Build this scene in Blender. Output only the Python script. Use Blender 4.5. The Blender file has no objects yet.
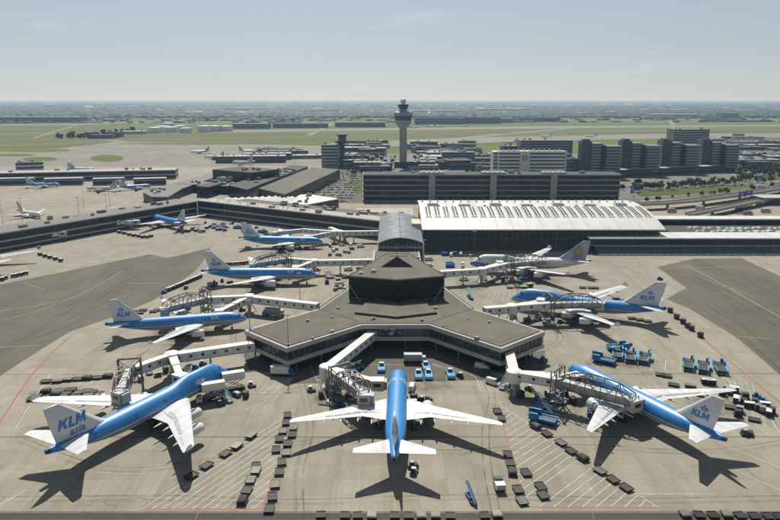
import bpy, bmesh, math, random
import numpy as np
from mathutils import Vector, Matrix
random.seed(7)
R_ = math.radians
SC = bpy.context.scene
COL = SC.collection

# ------------------------------------------------------------------ camera
F_PX, CAM_H, HOR_Y = 665.0, 98.0, 99.0          # focal in photo pixels, height in m, horizon row
PITCH = math.atan((260 - HOR_Y) / F_PX)
cd = bpy.data.cameras.new('camera'); cam = bpy.data.objects.new('camera', cd); COL.objects.link(cam)
cd.sensor_width = 36.0; cd.lens = F_PX / 780 * 36.0
cd.clip_start = 1.0; cd.clip_end = 90000.0
cam.location = (0, 0, CAM_H); cam.rotation_euler = (math.pi / 2 - PITCH, 0, 0)
SC.camera = cam

# ------------------------------------------------------------------ sky, sun, exposure
SUN_EL, SUN_AZ = 53.0, -7.0                      # azimuth from +Y towards +X
wd = bpy.data.worlds.new('World'); SC.world = wd; wd.use_nodes = True
nt = wd.node_tree; bg = nt.nodes['Background']
sky = nt.nodes.new('ShaderNodeTexSky'); sky.sky_type = 'NISHITA'; sky.sun_disc = False
sky.sun_elevation = R_(SUN_EL); sky.sun_rotation = R_(SUN_AZ)
sky.air_density = 1.0; sky.dust_density = .15; sky.ozone_density = 1.5; sky.altitude = 0
hs = nt.nodes.new('ShaderNodeHueSaturation'); hs.inputs['Saturation'].default_value = .40; hs.inputs['Value'].default_value = 1.0
nt.links.new(sky.outputs[0], hs.inputs['Color'])
tint = nt.nodes.new('ShaderNodeMix'); tint.data_type = 'RGBA'; tint.blend_type = 'MULTIPLY'; tint.inputs[0].default_value = 1.0; tint.inputs[7].default_value = (.925, .99, 1.075, 1); nt.links.new(hs.outputs[0], tint.inputs[6])
# thin high cirrus over the whole dome
tcw = nt.nodes.new('ShaderNodeTexCoord'); sxw = nt.nodes.new('ShaderNodeSeparateXYZ'); nt.links.new(tcw.outputs['Generated'], sxw.inputs[0])
def wm(op, a, b):
    q = nt.nodes.new('ShaderNodeMath'); q.operation = op
    for i, v in enumerate((a, b)):
        if isinstance(v, (int, float)): q.inputs[i].default_value = v
        else: nt.links.new(v, q.inputs[i])
    return q.outputs[0]
SKY_SEED = 3.37
zz = wm('ADD', wm('MAXIMUM', sxw.outputs[2], 0.0), .06); cv = nt.nodes.new('ShaderNodeCombineXYZ')
nt.links.new(wm('DIVIDE', sxw.outputs[0], zz), cv.inputs[0]); nt.links.new(wm('DIVIDE', sxw.outputs[1], zz), cv.inputs[1]); cv.inputs[2].default_value = SKY_SEED
nw = nt.nodes.new('ShaderNodeTexNoise'); nw.inputs['Scale'].default_value = .55; nw.inputs['Detail'].default_value = 7; nw.inputs['Roughness'].default_value = .62; nw.inputs['Distortion'].default_value = .8
nt.links.new(cv.outputs[0], nw.inputs['Vector']); mrw = nt.nodes.new('ShaderNodeMapRange'); nt.links.new(nw.outputs[0], mrw.inputs[0])
for i, v in enumerate((.61, .79, 0.0, .62)): mrw.inputs[i + 1].default_value = v
mxw = nt.nodes.new('ShaderNodeMix'); mxw.data_type = 'RGBA'; nt.links.new(mrw.outputs[0], mxw.inputs[0]); nt.links.new(tint.outputs[2], mxw.inputs[6]); mxw.inputs[7].default_value = (11.5, 11.8, 11.6, 1)
nt.links.new(mxw.outputs[2], bg.inputs[0]); bg.inputs[1].default_value = 0.067
sd = bpy.data.lights.new('sun', 'SUN'); sd.energy = 5.0; sd.angle = R_(0.53); sd.color = (1.0, 0.955, 0.87)
sun = bpy.data.objects.new('sun', sd); COL.objects.link(sun)
sv = Vector((math.sin(R_(SUN_AZ)) * math.cos(R_(SUN_EL)), math.cos(R_(SUN_AZ)) * math.cos(R_(SUN_EL)), math.sin(R_(SUN_EL))))
sun.rotation_euler = sv.to_track_quat('Z', 'Y').to_euler(); sun.location = (0, 0, 300)
SC.view_settings.view_transform = 'Standard'; SC.view_settings.look = 'None'
SC.view_settings.exposure = 0.0; SC.view_settings.gamma = 1.0; SC.view_settings.use_curve_mapping = False
SC.cycles.max_bounces = 5; SC.cycles.diffuse_bounces = 1; SC.cycles.glossy_bounces = 3; SC.cycles.volume_bounces = 0

# ------------------------------------------------------------------ helpers
def P(x, y, z=0.0):
    """photo pixel + height of the thing it touches -> world point"""
    u = (x - 390) / F_PX; v = (y - 260) / F_PX
    d = (u, math.cos(PITCH) - v * math.sin(PITCH), -math.sin(PITCH) - v * math.cos(PITCH))
    t = (z - CAM_H) / d[2]
    return Vector((t * d[0], t * d[1], z))

class MB:
    def __init__(s): s.v = []; s.f = []; s.m = []
    def add(s, vs, fs, m=0):
        o = len(s.v); s.v += [tuple(p) for p in vs]
        s.f += [tuple(i + o for i in f) for f in fs]; s.m += [m] * len(fs)
    def box(s, cx, cy, cz, sx, sy, sz, rz=0.0, m=0, tx=1.0, ty=1.0):
        c, n = math.cos(rz), math.sin(rz); vs = []
        for k, kz in ((1, -.5), (0, .5)):
            for ax, ay in ((-.5, -.5), (.5, -.5), (.5, .5), (-.5, .5)):
                x = ax * sx * (1 if k else tx); y = ay * sy * (1 if k else ty)
                vs.append((cx + x * c - y * n, cy + x * n + y * c, cz + kz * sz))
        s.add(vs, [(3, 2, 1, 0), (4, 5, 6, 7), (0, 1, 5, 4), (1, 2, 6, 5), (2, 3, 7, 6), (3, 0, 4, 7)], m)
    def bx(s, x0, x1, y0, y1, z0, z1, m=0):
        s.box((x0 + x1) / 2, (y0 + y1) / 2, (z0 + z1) / 2, abs(x1 - x0), abs(y1 - y0), abs(z1 - z0), 0, m)
    def bar(s, a, b, w, h=None, m=0, off=0.0):
        a = Vector(a); b = Vector(b); h = h or w; d = (b - a)
        if d.length < 1e-6: return
        d.normalize()
        up = Vector((0, 0, 1)) if abs(d.z) < .98 else Vector((0, 1, 0))
        r = d.cross(up).normalized(); u = r.cross(d).normalized()
        vs = []
        for q in (a, b):
            for i, j in ((-.5, -.5), (.5, -.5), (.5, .5), (-.5, .5)):
                vs.append(q + r * (i * w) + u * (j * h + off))
        s.add(vs, [(0, 1, 2, 3), (7, 6, 5, 4), (0, 4, 5, 1), (1, 5, 6, 2), (2, 6, 7, 3), (3, 7, 4, 0)], m)
    def tube(s, a, b, r0, r1=None, n=8, m=0, cap=True):
        a = Vector(a); b = Vector(b); r1 = r0 if r1 is None else r1; d = (b - a).normalized()
        up = Vector((0, 0, 1)) if abs(d.z) < .98 else Vector((0, 1, 0))
        r = d.cross(up).normalized(); u = r.cross(d); vs = []
        for q, rr in ((a, r0), (b, r1)):
            for i in range(n):
                t = 2 * math.pi * i / n; vs.append(q + (r * math.cos(t) + u * math.sin(t)) * rr)
        fs = [(i, (i + 1) % n, n + (i + 1) % n, n + i) for i in range(n)]
        if cap: fs += [tuple(range(n))[::-1], tuple(range(n, 2 * n))]
        s.add(vs, fs, m)
    def prism(s, poly, z0, z1, m=0, mt=None):
        n = len(poly)
        zt = z1 if isinstance(z1, (list, tuple)) else [z1] * n
        vs = [(p[0], p[1], z0) for p in poly] + [(p[0], p[1], zt[i]) for i, p in enumerate(poly)]
        s.add(vs, [(i, (i + 1) % n, n + (i + 1) % n, n + i) for i in range(n)] + [tuple(range(n))[::-1]], m)
        s.add(vs[n:], [tuple(range(n))], m if mt is None else mt)
    def poly(s, pts, m=0): s.add(pts, [tuple(range(len(pts)))], m)
    def loft(s, rings, m=0, c0=True, c1=True, close=True):
        n = len(rings[0]); vs = [p for r in rings for p in r]; fs = []
        for k in range(len(rings) - 1):
            for i in range(n if close else n - 1):
                j = (i + 1) % n; fs.append((k * n + i, k * n + j, (k + 1) * n + j, (k + 1) * n + i))
        if c0: fs.append(tuple(range(n))[::-1])
        if c1: fs.append(tuple(range((len(rings) - 1) * n, len(rings) * n)))
        s.add(vs, fs, m)
    def lathe(s, prof, n=16, axis='X', o=(0, 0, 0), m=0):
        rings = []
        for a, r in prof:
            ring = []
            for i in range(n):
                t = 2 * math.pi * i / n; y, z = r * math.cos(t), r * math.sin(t)
                ring.append((o[0] + a, o[1] + y, o[2] + z) if axis == 'X' else ((o[0] + y, o[1] + z, o[2] + a) if axis == 'Z' else (o[0] + y, o[1] + a, o[2] + z)))
            rings.append(ring)
        s.loft(rings, m)
    def mesh(s, name, mats, smooth=False, fix=True):
        me = bpy.data.meshes.new(name); me.from_pydata(s.v, [], s.f)
        mats = mats if isinstance(mats, (list, tuple)) else [mats]
        for q in mats: me.materials.append(q)
        if len(mats) > 1: me.polygons.foreach_set('material_index', s.m)
        if fix and len(s.f) < 60000:
            bm = bmesh.new(); bm.from_mesh(me); bmesh.ops.recalc_face_normals(bm, faces=bm.faces); bm.to_mesh(me); bm.free()
        if smooth:
            me.polygons.foreach_set('use_smooth', [True] * len(me.polygons))
            if smooth != 'all': me.set_sharp_from_angle(angle=R_(smooth if smooth is not True else 38))
        me.update(); return me
    def build(s, name, mats, parent=None, smooth=False, loc=None, rz=0, fix=True):
        return obj(name, s.mesh(name, mats, smooth, fix), parent, loc, rz)

def obj(name, me, parent=None, loc=None, rz=0):
    o = bpy.data.objects.new(name, me); COL.objects.link(o); o.parent = parent
    if loc is not None: o.location = loc
    if rz: o.rotation_euler = (0, 0, rz)
    return o
def tag(o, label=None, cat=None, group=None, kind=None):
    if label: o['label'] = label
    if cat: o['category'] = cat
    if group: o['group'] = group
    if kind: o['kind'] = kind
    return o
def thing(name, label, cat, loc=(0, 0, 0), rz=0, group=None):
    o = obj(name, None, None, loc, rz); o.empty_display_size = .5
    return tag(o, label, cat, group)
KIDS = {}
def copy_tree(o, parent=None):
    c = o.copy(); COL.objects.link(c); c.parent = parent
    for ch in o.children: copy_tree(ch, c)
    return c
def dup(proto, loc, rz, label=None, group=None):
    """first use moves the prototype itself, later ones copy it with its parts"""
    if proto.get('_used'): o = copy_tree(proto)
    else: o = proto; proto['_used'] = 1
    o.location = loc; o.rotation_euler = (0, 0, rz)
    tag(o, label, None, group); return o
def struct(name, mb, mat, **k): return tag(mb.build(name, mat, **k), kind='structure')

# ------------------------------------------------------------------ materials
class NT:
    def __init__(s, m): s.t = m.node_tree; s.b = s.t.nodes['Principled BSDF']
    def n(s, ty, **k):
        q = s.t.nodes.new('ShaderNode' + ty)
        for a, v in k.items():
            if a.startswith('i_'):
                a = a[2:]; q.inputs[int(a) if a.isdigit() else a.replace('_', ' ')].default_value = v
            else: setattr(q, a, v)
        return q
    def l(s, a, b): s.t.links.new(a, b)
    def math(s, op, a, b=None, c=None):
        q = s.n('Math', operation=op)
        for i, v in enumerate((a, b, c)):
            if v is None: continue
            if isinstance(v, (int, float)): q.inputs[i].default_value = v
            else: s.l(v, q.inputs[i])
        return q.outputs[0]
    def mix(s, f, a, b, bt='MIX'):
        q = s.n('Mix', data_type='RGBA', blend_type=bt)
        for sock, v in ((q.inputs[0], f), (q.inputs[6], a), (q.inputs[7], b)):
            if isinstance(v, (int, float)): sock.default_value = v
            elif isinstance(v, tuple): sock.default_value = v if len(v) == 4 else v + (1,)
            else: s.l(v, sock)
        return q.outputs[2]
    def noise(s, vec, scale, detail=4, rough=.55, dist=0):
        q = s.n('TexNoise'); q.inputs['Scale'].default_value = scale; q.inputs['Detail'].default_value = detail
        q.inputs['Roughness'].default_value = rough; q.inputs['Distortion'].default_value = dist
        s.l(vec, q.inputs['Vector']); return q.outputs[0]
    def rng(s, v, a, b, c, d):
        q = s.n('MapRange'); s.l(v, q.inputs[0])
        for i, x in enumerate((a, b, c, d)): q.inputs[i + 1].default_value = x
        return q.outputs[0]
    def scale(s, vec, sc, rot=(0, 0, 0)):
        q = s.n('Mapping'); q.inputs['Scale'].default_value = sc; q.inputs['Rotation'].default_value = rot
        s.l(vec, q.inputs[0]); return q.outputs[0]
MATS = {}
def newmat(name, rough=.6, metal=0., spec=.5):
    m = bpy.data.materials.new(name); m.use_nodes = True; t = NT(m)
    t.b.inputs['Roughness'].default_value = rough; t.b.inputs['Metallic'].default_value = metal
    t.b.inputs['Specular IOR Level'].default_value = spec; MATS[name] = m
    return m, t
def M(name, col, rough=.6, metal=0., var=.18, scale=.6, bump=0., spec=.5, coat=0., rand=0., streak=None):
    m, t = newmat(name, rough, metal, spec)
    tc = t.n('TexCoord').outputs['Object']
    vec = t.scale(tc, streak) if streak else tc
    n = t.noise(vec, scale, 5, .6)
    c = t.mix(1.0, tuple(col), t.n('CombineColor').outputs[0], 'MULTIPLY')
    cc = t.t.nodes[-1] if False else None
    g = t.rng(n, .25, .75, 1 - var, 1 + var)
    comb = [q for q in t.t.nodes if q.type == 'COMBINE_COLOR'][0]
    if rand:
        oi = t.n('ObjectInfo').outputs['Random']; g = t.math('MULTIPLY', g, t.rng(oi, 0, 1, 1 - rand, 1 + rand))
    for i in range(3): t.l(g, comb.inputs[i])
    t.l(c, t.b.inputs['Base Color'])
    t.l(t.rng(n, .3, .7, max(.03, rough - .08), min(1, rough + .08)), t.b.inputs['Roughness'])
    if coat: t.b.inputs['Coat Weight'].default_value = coat; t.b.inputs['Coat Roughness'].default_value = .12
    if bump:
        b = t.n('Bump'); b.inputs['Strength'].default_value = bump; b.inputs['Distance'].default_value = .1
        t.l(n, b.inputs['Height']); t.l(b.outputs[0], t.b.inputs['Normal'])
    return m
M('white_paint', (.78, .78, .76), .35, var=.06, scale=.8, coat=.2)
M('wing_paint', (.64, .65, .66), .38, var=.17, scale=.5, streak=(.25, 1, 1))
M('wing_grey', (.46, .47, .48), .45, var=.2, scale=.8)
M('fin_paint', (.62, .65, .68), .35, var=.05, scale=.4)
M('nacelle', (.66, .68, .69), .3, var=.06, scale=1.)
M('bare_metal', (.55, .55, .56), .32, .9, var=.1, scale=2)
M('matt_black', (.006, .006, .007), .95, spec=.05)
M('klm_blue', (.012, .19, .54), .3, var=.05, coat=.3)
M('gse_blue', (.018, .15, .42), .4, var=.2, scale=1.2, rand=.2)
M('light_blue', (.10, .36, .62), .4, var=.15, scale=1.2, rand=.15)
M('dark_blue', (.012, .045, .16), .35)
M('tyre', (.022, .022, .023), .8)
M('black', (.012, .012, .014), .5)
M('dark_glass', (.032, .038, .045), .12, var=.3, scale=.3, spec=.6)
M('cab_glass', (.03, .04, .05), .08, spec=.6)
M('steel', (.30, .31, .31), .5, .3, var=.25, scale=1.0)
M('light_steel', (.50, .51, .50), .5, .2, var=.2, scale=.8)
M('galv', (.36, .38, .39), .45, .5, var=.25, scale=.7)
M('panel_white', (.70, .70, .66), .5, var=.10, scale=.35, streak=(1, 1, .3))
M('panel_grey', (.42, .43, .42), .55, var=.15, scale=.35)
M('panel_cream', (.52, .48, .38), .6, var=.15, scale=.5)
M('dolly_deck', (.055, .052, .045), .6, .2, var=.4, scale=1.5, rand=.35)
M('dolly_frame', (.03, .03, .028), .6, .2, var=.3, scale=1.5, rand=.3)
M('truss_grey', (.17, .175, .175), .5, .3, var=.3, scale=.8)
M('roller', (.24, .23, .20), .5, .4, var=.3)
M('cargo_grey', (.34, .34, .32), .55, .2, var=.25, rand=.3)
M('pallet_grey', (.16, .155, .14), .55, .3, var=.3, rand=.3)
M('tarp_dark', (.05, .052, .05), .8, var=.3, rand=.4)
M('facade_black', (.020, .022, .025), .25, var=.4, scale=.15, spec=.4)
M('facade_dark', (.045, .049, .053), .3, var=.4, scale=.1, spec=.5)
M('hall_black', (.009, .009, .010), .55, var=.3, scale=.3, spec=.25)
M('spandrel', (.42, .41, .38), .6, var=.15, scale=.3, streak=(1, 1, .4))
M('spandrel_dark', (.085, .09, .092), .5, var=.2, scale=.3)
M('concrete_wall', (.33, .32, .295), .75, var=.2, scale=.2, bump=.2)
M('tower_grey', (.34, .35, .35), .7, var=.15, scale=.1)
M('hotel_white', (.66, .66, .62), .6, var=.1, scale=.1)
M('office_grey', (.15, .17, .19), .5, var=.2, scale=.08)
M('office_band', (.30, .325, .345), .5, var=.15, scale=.08)
M('roof_glass', (.05, .056, .062), .3, var=.3, scale=.3)
M('roof_white', (.63, .63, .60), .45, var=.08, scale=.12, streak=(1, .25, 1))
M('roof_vault', (.20, .22, .235), .38, .3, var=.15, scale=.15)
M('roof_dark', (.06, .06, .057), .85, var=.3, scale=.08)
M('roof_mid', (.19, .18, .16), .85, var=.25, scale=.06)
M('roof_light', (.37, .355, .32), .8, var=.2, scale=.08)
M('plant_metal', (.30, .30, .29), .6, .2, var=.3, rand=.5)
M('paint_line_white', (.52, .51, .47), .8, var=.5, scale=.5)
M('paint_line_red', (.38, .09, .08), .8, var=.3, scale=.8)
M('paint_line_yellow', (.42, .36, .16), .8, var=.3, scale=.8)
M('joint_dark', (.075, .07, .062), .9, var=.4, scale=.2)
M('bark', (.06, .045, .032), .9, var=.3, scale=2)
M('sign_blue', (.02, .10, .42), .4)
M('red_paint', (.42, .03, .03), .4)
M('mask_grey', (.22, .23, .23), .5, .4)
M('petal', (.34, .20, .21), .45)
M('petal_core', (.40, .30, .16), .45)
M('purple_fin', (.34, .38, .50), .35, var=.25, scale=.25)
M('car_white', (.72, .72, .70), .3, coat=.4, rand=.1)
M('car_grey', (.20, .21, .22), .3, .3, coat=.4, rand=.5)
M('car_dark', (.03, .032, .038), .3, coat=.4, rand=.4)
M('car_red', (.28, .03, .03), .3, coat=.4)

def mat_concrete(name, base, stain, joint, slab, streakrot=0.0):
    m, t = newmat(name, .85, 0, .3)
    tc = t.n('TexCoord').outputs['Object']
    big = t.rng(t.noise(tc, .012, 5, .6), .3, .7, 0, 1)
    mid = t.rng(t.noise(tc, .11, 6, .65, .4), .3, .7, 0, 1)
    fine = t.rng(t.noise(tc, 1.4, 4, .6), .25, .75, .90, 1.10)
    st = t.rng(t.noise(t.scale(tc, (.16, .012, 1), (0, 0, streakrot)), 1.0, 5, .65, .8), .48, .78, 0, 1)
    st2 = t.rng(t.noise(t.scale(tc, (.02, .25, 1), (0, 0, streakrot)), 1.0, 4, .6, .5), .52, .8, 0, 1)
    c = t.mix(big, tuple(b * .84 for b in base), tuple(b * 1.12 for b in base))
    c = t.mix(t.math('MULTIPLY', mid, .34), c, tuple(b * .74 for b in base))
    c = t.mix(t.math('MULTIPLY', st, stain), c, tuple(b * .52 for b in base))
    c = t.mix(t.math('MULTIPLY', st2, stain * .7), c, tuple(b * .60 for b in base))
    spots = t.rng(t.noise(tc, .34, 4, .55), .64, .74, 0, .42)
    c = t.mix(spots, c, tuple(b * .45 for b in base))
    # each slab its own slight tone, thin dark joints
    br = t.n('TexBrick', offset=0.0, squash=1.0)
    br.inputs['Color1'].default_value = (.90, .90, .90, 1); br.inputs['Color2'].default_value = (1.07, 1.07, 1.07, 1)
    br.inputs['Mortar'].default_value = (joint, joint, joint, 1); br.inputs['Scale'].default_value = 1
    br.inputs['Mortar Size'].default_value = .06; br.inputs['Brick Width'].default_value = slab; br.inputs['Row Height'].default_value = slab
    br.inputs['Bias'].default_value = 0; t.l(tc, br.inputs['Vector'])
    c = t.mix(1.0, c, br.outputs[0], 'MULTIPLY')
    cb = t.n('CombineColor')
    for i in range(3): t.l(fine, cb.inputs[i])
    c = t.mix(1.0, c, cb.outputs[0], 'MULTIPLY')
    t.l(c, t.b.inputs['Base Color'])
    b = t.n('Bump'); b.inputs['Strength'].default_value = .25; b.inputs['Distance'].default_value = .02
    t.l(t.noise(tc, 6, 3), b.inputs['Height']); t.l(b.outputs[0], t.b.inputs['Normal'])
    return m
mat_concrete('concrete', (.324, .294, .230), .56, .70, 7.5, .1)
mat_concrete('paving_grey', (.185, .178, .155), .4, .95, 12, .3)
mat_concrete('concrete_far', (.235, .22, .18), .25, .95, 15, .4)
mat_concrete('concrete_pale', (.31, .286, .229), .38, .85, 7.5, .6)
mat_concrete('asphalt', (.134, .122, .094), .62, .90, 14, .5)
mat_concrete('asphalt_dark', (.075, .072, .066), .30, 1.0, 60, 0)
mat_concrete('roof_felt', (.158, .144, .110), .45, .86, 6, 0)
def mat_grass(name, a, b, dry):
    m, t = newmat(name, .95, 0, .1); tc = t.n('TexCoord').outputs['Object']
    n1 = t.rng(t.noise(t.scale(tc, (.35, 1, 1)), .006, 5, .6, .6), .3, .7, 0, 1); n2 = t.rng(t.noise(tc, .08, 5, .7), .3, .7, 0, 1)
    c = t.mix(n1, a, b); c = t.mix(t.math('MULTIPLY', n2, .35), c, dry); t.l(c, t.b.inputs['Base Color']); return m
mat_grass('grass', (.078, .122, .022), (.155, .170, .042), (.20, .175, .08))
mat_grass('grass_near', (.06, .10, .022), (.10, .13, .035), (.12, .11, .05))
def mat_fields(name):
    m, t = newmat(name, .95, 0, .1); tc = t.n('TexCoord').outputs['Object']
    v = t.n('TexVoronoi', feature='F1'); v.inputs['Scale'].default_value = .0016; v.inputs['Randomness'].default_value = .9
    t.l(t.scale(tc, (1, .55, 1)), v.inputs['Vector'])
    sp = t.n('SeparateColor'); t.l(v.outputs['Color'], sp.inputs[0])
    r = t.n('ValToRGB'); cr = r.color_ramp
    cols = [(0, (.018, .03, .012)), (.3, (.03, .05, .016)), (.5, (.045, .055, .024)), (.7, (.022, .03, .018)), (.85, (.075, .07, .04)), (1, (.018, .026, .013))]
    while len(cr.elements) < len(cols): cr.elements.new(.5)
    for e, (p, c) in zip(cr.elements, cols): e.position = p; e.color = c + (1,)
    t.l(sp.outputs[0], r.inputs[0])
    n = t.rng(t.noise(tc, .01, 5, .7), .3, .7, 0, .5)
    t.l(t.mix(n, r.outputs[0], (.03, .038, .022)), t.b.inputs['Base Color']); return m
mat_fields('fields')
def mat_leaf(name, a, b):
    m, t = newmat(name, .7, 0, .2); oi = t.n('ObjectInfo').outputs['Random']; tc = t.n('TexCoord').outputs['Object']
    n = t.rng(t.noise(tc, .9, 3), .3, .7, 0, 1)
    c = t.mix(n, a, b); c = t.mix(t.math('MULTIPLY', oi, .5), c, tuple(x * .6 for x in a)); t.l(c, t.b.inputs['Base Color']); return m
mat_leaf('leaf', (.065, .09, .024), (.11, .135, .04)); mat_leaf('leaf_dark', (.018, .03, .013), (.04, .052, .022)); mat_leaf('leaf_brown', (.10, .09, .038), (.14, .125, .05)); mat_leaf('leaf_mid', (.04, .058, .02), (.075, .09, .032))
def mat_stain(name, col, amt, sc):
    m, t = newmat(name, .7, 0, .4); m.blend_method = 'BLEND' if hasattr(m, 'blend_method') else None; t.b.inputs['Base Color'].default_value = col + (1,)
    gc = t.n('TexCoord'); gr = t.n('TexGradient', gradient_type='SPHERICAL'); mp = t.n('Mapping'); mp.inputs['Location'].default_value = (-1, -1, 0); mp.inputs['Scale'].default_value = (2, 2, 0)
    t.l(gc.outputs['Generated'], mp.inputs[0]); t.l(mp.outputs[0], gr.inputs[0]); n = t.rng(t.noise(gc.outputs['Object'], sc, 6, .65, .6), .38, .72, 0, 1)
    t.l(t.math('MULTIPLY', t.math('MULTIPLY', t.rng(gr.outputs[1], 0, .45, 0, 1), n), amt), t.b.inputs['Alpha']); return m
mat_stain('stain', (.045, .040, .034), .55, .35)
def mat_track(name):
    m, t = newmat(name, .8, 0, .3); t.b.inputs['Base Color'].default_value = (.05, .046, .04, 1); t.l(t.rng(t.noise(t.n('TexCoord').outputs['Object'], .12, 5, .7), .35, .75, .0, .42), t.b.inputs['Alpha']); return m
mat_track('track')
G = MATS
# ================================================================== aircraft
TYPES = {
 'jumbo': dict(L=69.2, R=3.25, zc=5.75, hump=.44, noseL=10.5, span=64.4, wx=20.6, rc=16.6, kc=(12.2, 9.3), tc=4.0, sweep=43, zr=4.2, zt=7.6, wlet=1.9,
        eng=[(11.7, 1.45, 5.6), (20.9, 1.45, 5.6)], tail=(56.6, 9.8, 2.6, 11.1, 40, 8.0), fin=(49.5, 16.5, 63.8, 4.6, 19.4), win=.51, mg=((-1.9, 33.2), (1.9, 33.2), (-5.4, 30.2), (5.4, 30.2)), ng=7.9),
 'triple': dict(L=62.9, R=3.1, zc=5.85, hump=0, noseL=9.2, span=60.9, wx=20.2, rc=15.2, kc=(10.2, 8.3), tc=2.0, sweep=37.5, zr=4.6, zt=7.9, wlet=0,
        eng=[(9.7, 1.95, 7.0)], tail=(51.8, 8.2, 2.4, 10.8, 38, 7.6), fin=(45.2, 13.5, 57.0, 4.0, 18.5), win=.53, mg=((-5.5, 31.5), (5.5, 31.5)), ng=5.9),
 'twin': dict(L=57.8, R=2.82, zc=5.1, hump=0, noseL=8.4, span=60.3, wx=17.0, rc=13.2, kc=(9.5, 7.6), tc=2.2, sweep=34, zr=3.9, zt=7.2, wlet=1.6,
        eng=[(9.4, 1.65, 6.0)], tail=(47.2, 7.6, 2.3, 9.7, 34, 6.7), fin=(41.5, 13.0, 52.0, 3.9, 17.2), win=.53, mg=((-5.3, 28.5), (5.3, 28.5)), ng=6.6),
 'narrow': dict(L=36.5, R=1.95, zc=3.35, hump=0, noseL=5.6, span=35.2, wx=12.2, rc=7.6, kc=(5.4, 5.2), tc=1.6, sweep=30, zr=2.6, zt=4.4, wlet=1.8,
        eng=[(4.9, 1.05, 4.2)], tail=(30.8, 4.6, 1.5, 7.1, 34, 4.3), fin=(25.5, 9.5, 33.2, 2.6, 12.4), win=.5, mg=((-2.9, 18.3), (2.9, 18.3)), ng=4.0),
}
def livery(name, T, kind):
    m, t = newmat(name, .46, 0, .75); t.b.inputs['Coat Weight'].default_value = .2; t.b.inputs['Coat Roughness'].default_value = .38
    tc = t.n('TexCoord').outputs['Object']; sx = t.n('SeparateXYZ'); t.l(tc, sx.inputs[0]); X, Z = sx.outputs[0], sx.outputs[2]
    R, zc = T['R'], T['zc']; zl = zc - .12 * R
    def below(v): return t.math('LESS_THAN', Z, v)
    if kind.startswith('blue'):
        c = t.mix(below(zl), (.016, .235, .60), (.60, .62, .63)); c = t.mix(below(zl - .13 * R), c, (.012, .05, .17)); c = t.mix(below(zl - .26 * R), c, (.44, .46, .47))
        wcol = (.01, .045, .12)
    elif kind == 'flower':
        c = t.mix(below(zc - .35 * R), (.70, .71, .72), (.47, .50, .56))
        front = t.math('GREATER_THAN', t.math('SUBTRACT', X, t.math('MULTIPLY', Z, 2.2)), T['L'] / 2 - 23)
        c = t.mix(t.math('MULTIPLY', front, below(zc + .15 * R)), c, (.06, .16, .42)); wcol = (.10, .11, .13)
    else:
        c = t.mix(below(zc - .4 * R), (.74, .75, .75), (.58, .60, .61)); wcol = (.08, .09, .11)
    n = t.rng(t.noise(t.scale(tc, (.5, 2, 1)), .7, 4), .3, .7, .93, 1.06); cb = t.n('CombineColor')
    for i in range(3): t.l(n, cb.inputs[i])
    c = t.mix(1.0, c, cb.outputs[0], 'MULTIPLY')
    # cabin windows: flat glazing in the skin
    zw = zc + .13 * R
    fr = t.math('LESS_THAN', t.math('FRACT', t.math('DIVIDE', X, T['win'])), .5)
    row = t.math('LESS_THAN', t.math('ABSOLUTE', t.math('SUBTRACT', Z, zw)), .2)
    if T['hump']:
        row2 = t.math('LESS_THAN', t.math('ABSOLUTE', t.math('SUBTRACT', Z, zw + .78 * R)), .18)
        row2 = t.math('MULTIPLY', row2, t.math('GREATER_THAN', X, T['L'] / 2 - 24)); row = t.math('MAXIMUM', row, row2)
    ins = t.math('LESS_THAN', t.math('ABSOLUTE', t.math('ADD', X, .03 * T['L'])), T['L'] * .36)
    c = t.mix(t.math('MULTIPLY', t.math('MULTIPLY', fr, row), ins), c, wcol)
    seam = t.math('LESS_THAN', t.math('FRACT', t.math('DIVIDE', X, 5.4)), .012)
    c = t.mix(t.math('MULTIPLY', seam, .25), c, (.05, .06, .08))
    t.l(c, t.b.inputs['Base Color']); return m

def text_mb(txt, size, shear=0.0, bold=.02):
    cu = bpy.data.curves.new('txt', 'FONT'); cu.body = txt; cu.size = size; cu.shear = shear; cu.offset = bold * size; cu.resolution_u = 2
    cu.align_x = 'CENTER'; o = bpy.data.objects.new('txt', cu); COL.objects.link(o)
    bpy.context.view_layer.update(); dg = bpy.context.evaluated_depsgraph_get()
    me = bpy.data.meshes.new_from_object(o.evaluated_get(dg)); b = MB()
    b.add([tuple(v.co) for v in me.vertices], [tuple(p.vertices) for p in me.polygons])
    bpy.data.objects.remove(o); bpy.data.curves.remove(cu); bpy.data.meshes.remove(me); return b
TXT = {}
def block_klm(h, shear=.22):
    K = [(0,0),(.25,0),(.25,.34),(.36,.46),(.60,0),(.90,0),(.54,.62),(.88,1),(.56,1),(.25,.64),(.25,1),(0,1)]
    L_ = [(0,0),(.62,0),(.62,.22),(.25,.22),(.25,1),(0,1)]
    M_ = [(0,0),(.23,0),(.23,.60),(.44,.12),(.58,.12),(.79,.60),(.79,0),(1.02,0),(1.02,1),(.74,1),(.51,.48),(.28,1),(0,1)]
    vs, fs = [], []
    for pts, ox in ((K, -1.34), (L_, -.38), (M_, .32)):
        o = len(vs); vs += [((x + ox + shear * (y - .5)) * h, y * h) for x, y in pts]; fs.append(tuple(range(o, o + len(pts))))
    return vs, fs
def letters(txt, size, shear=0., bold=.02):
    k = (txt, shear, bold)
    if k not in TXT: TXT[k] = text_mb(txt, 1.0, shear, bold)
    b = TXT[k]; return [(x * size, y * size) for x, y, z in b.v], b.f
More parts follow.
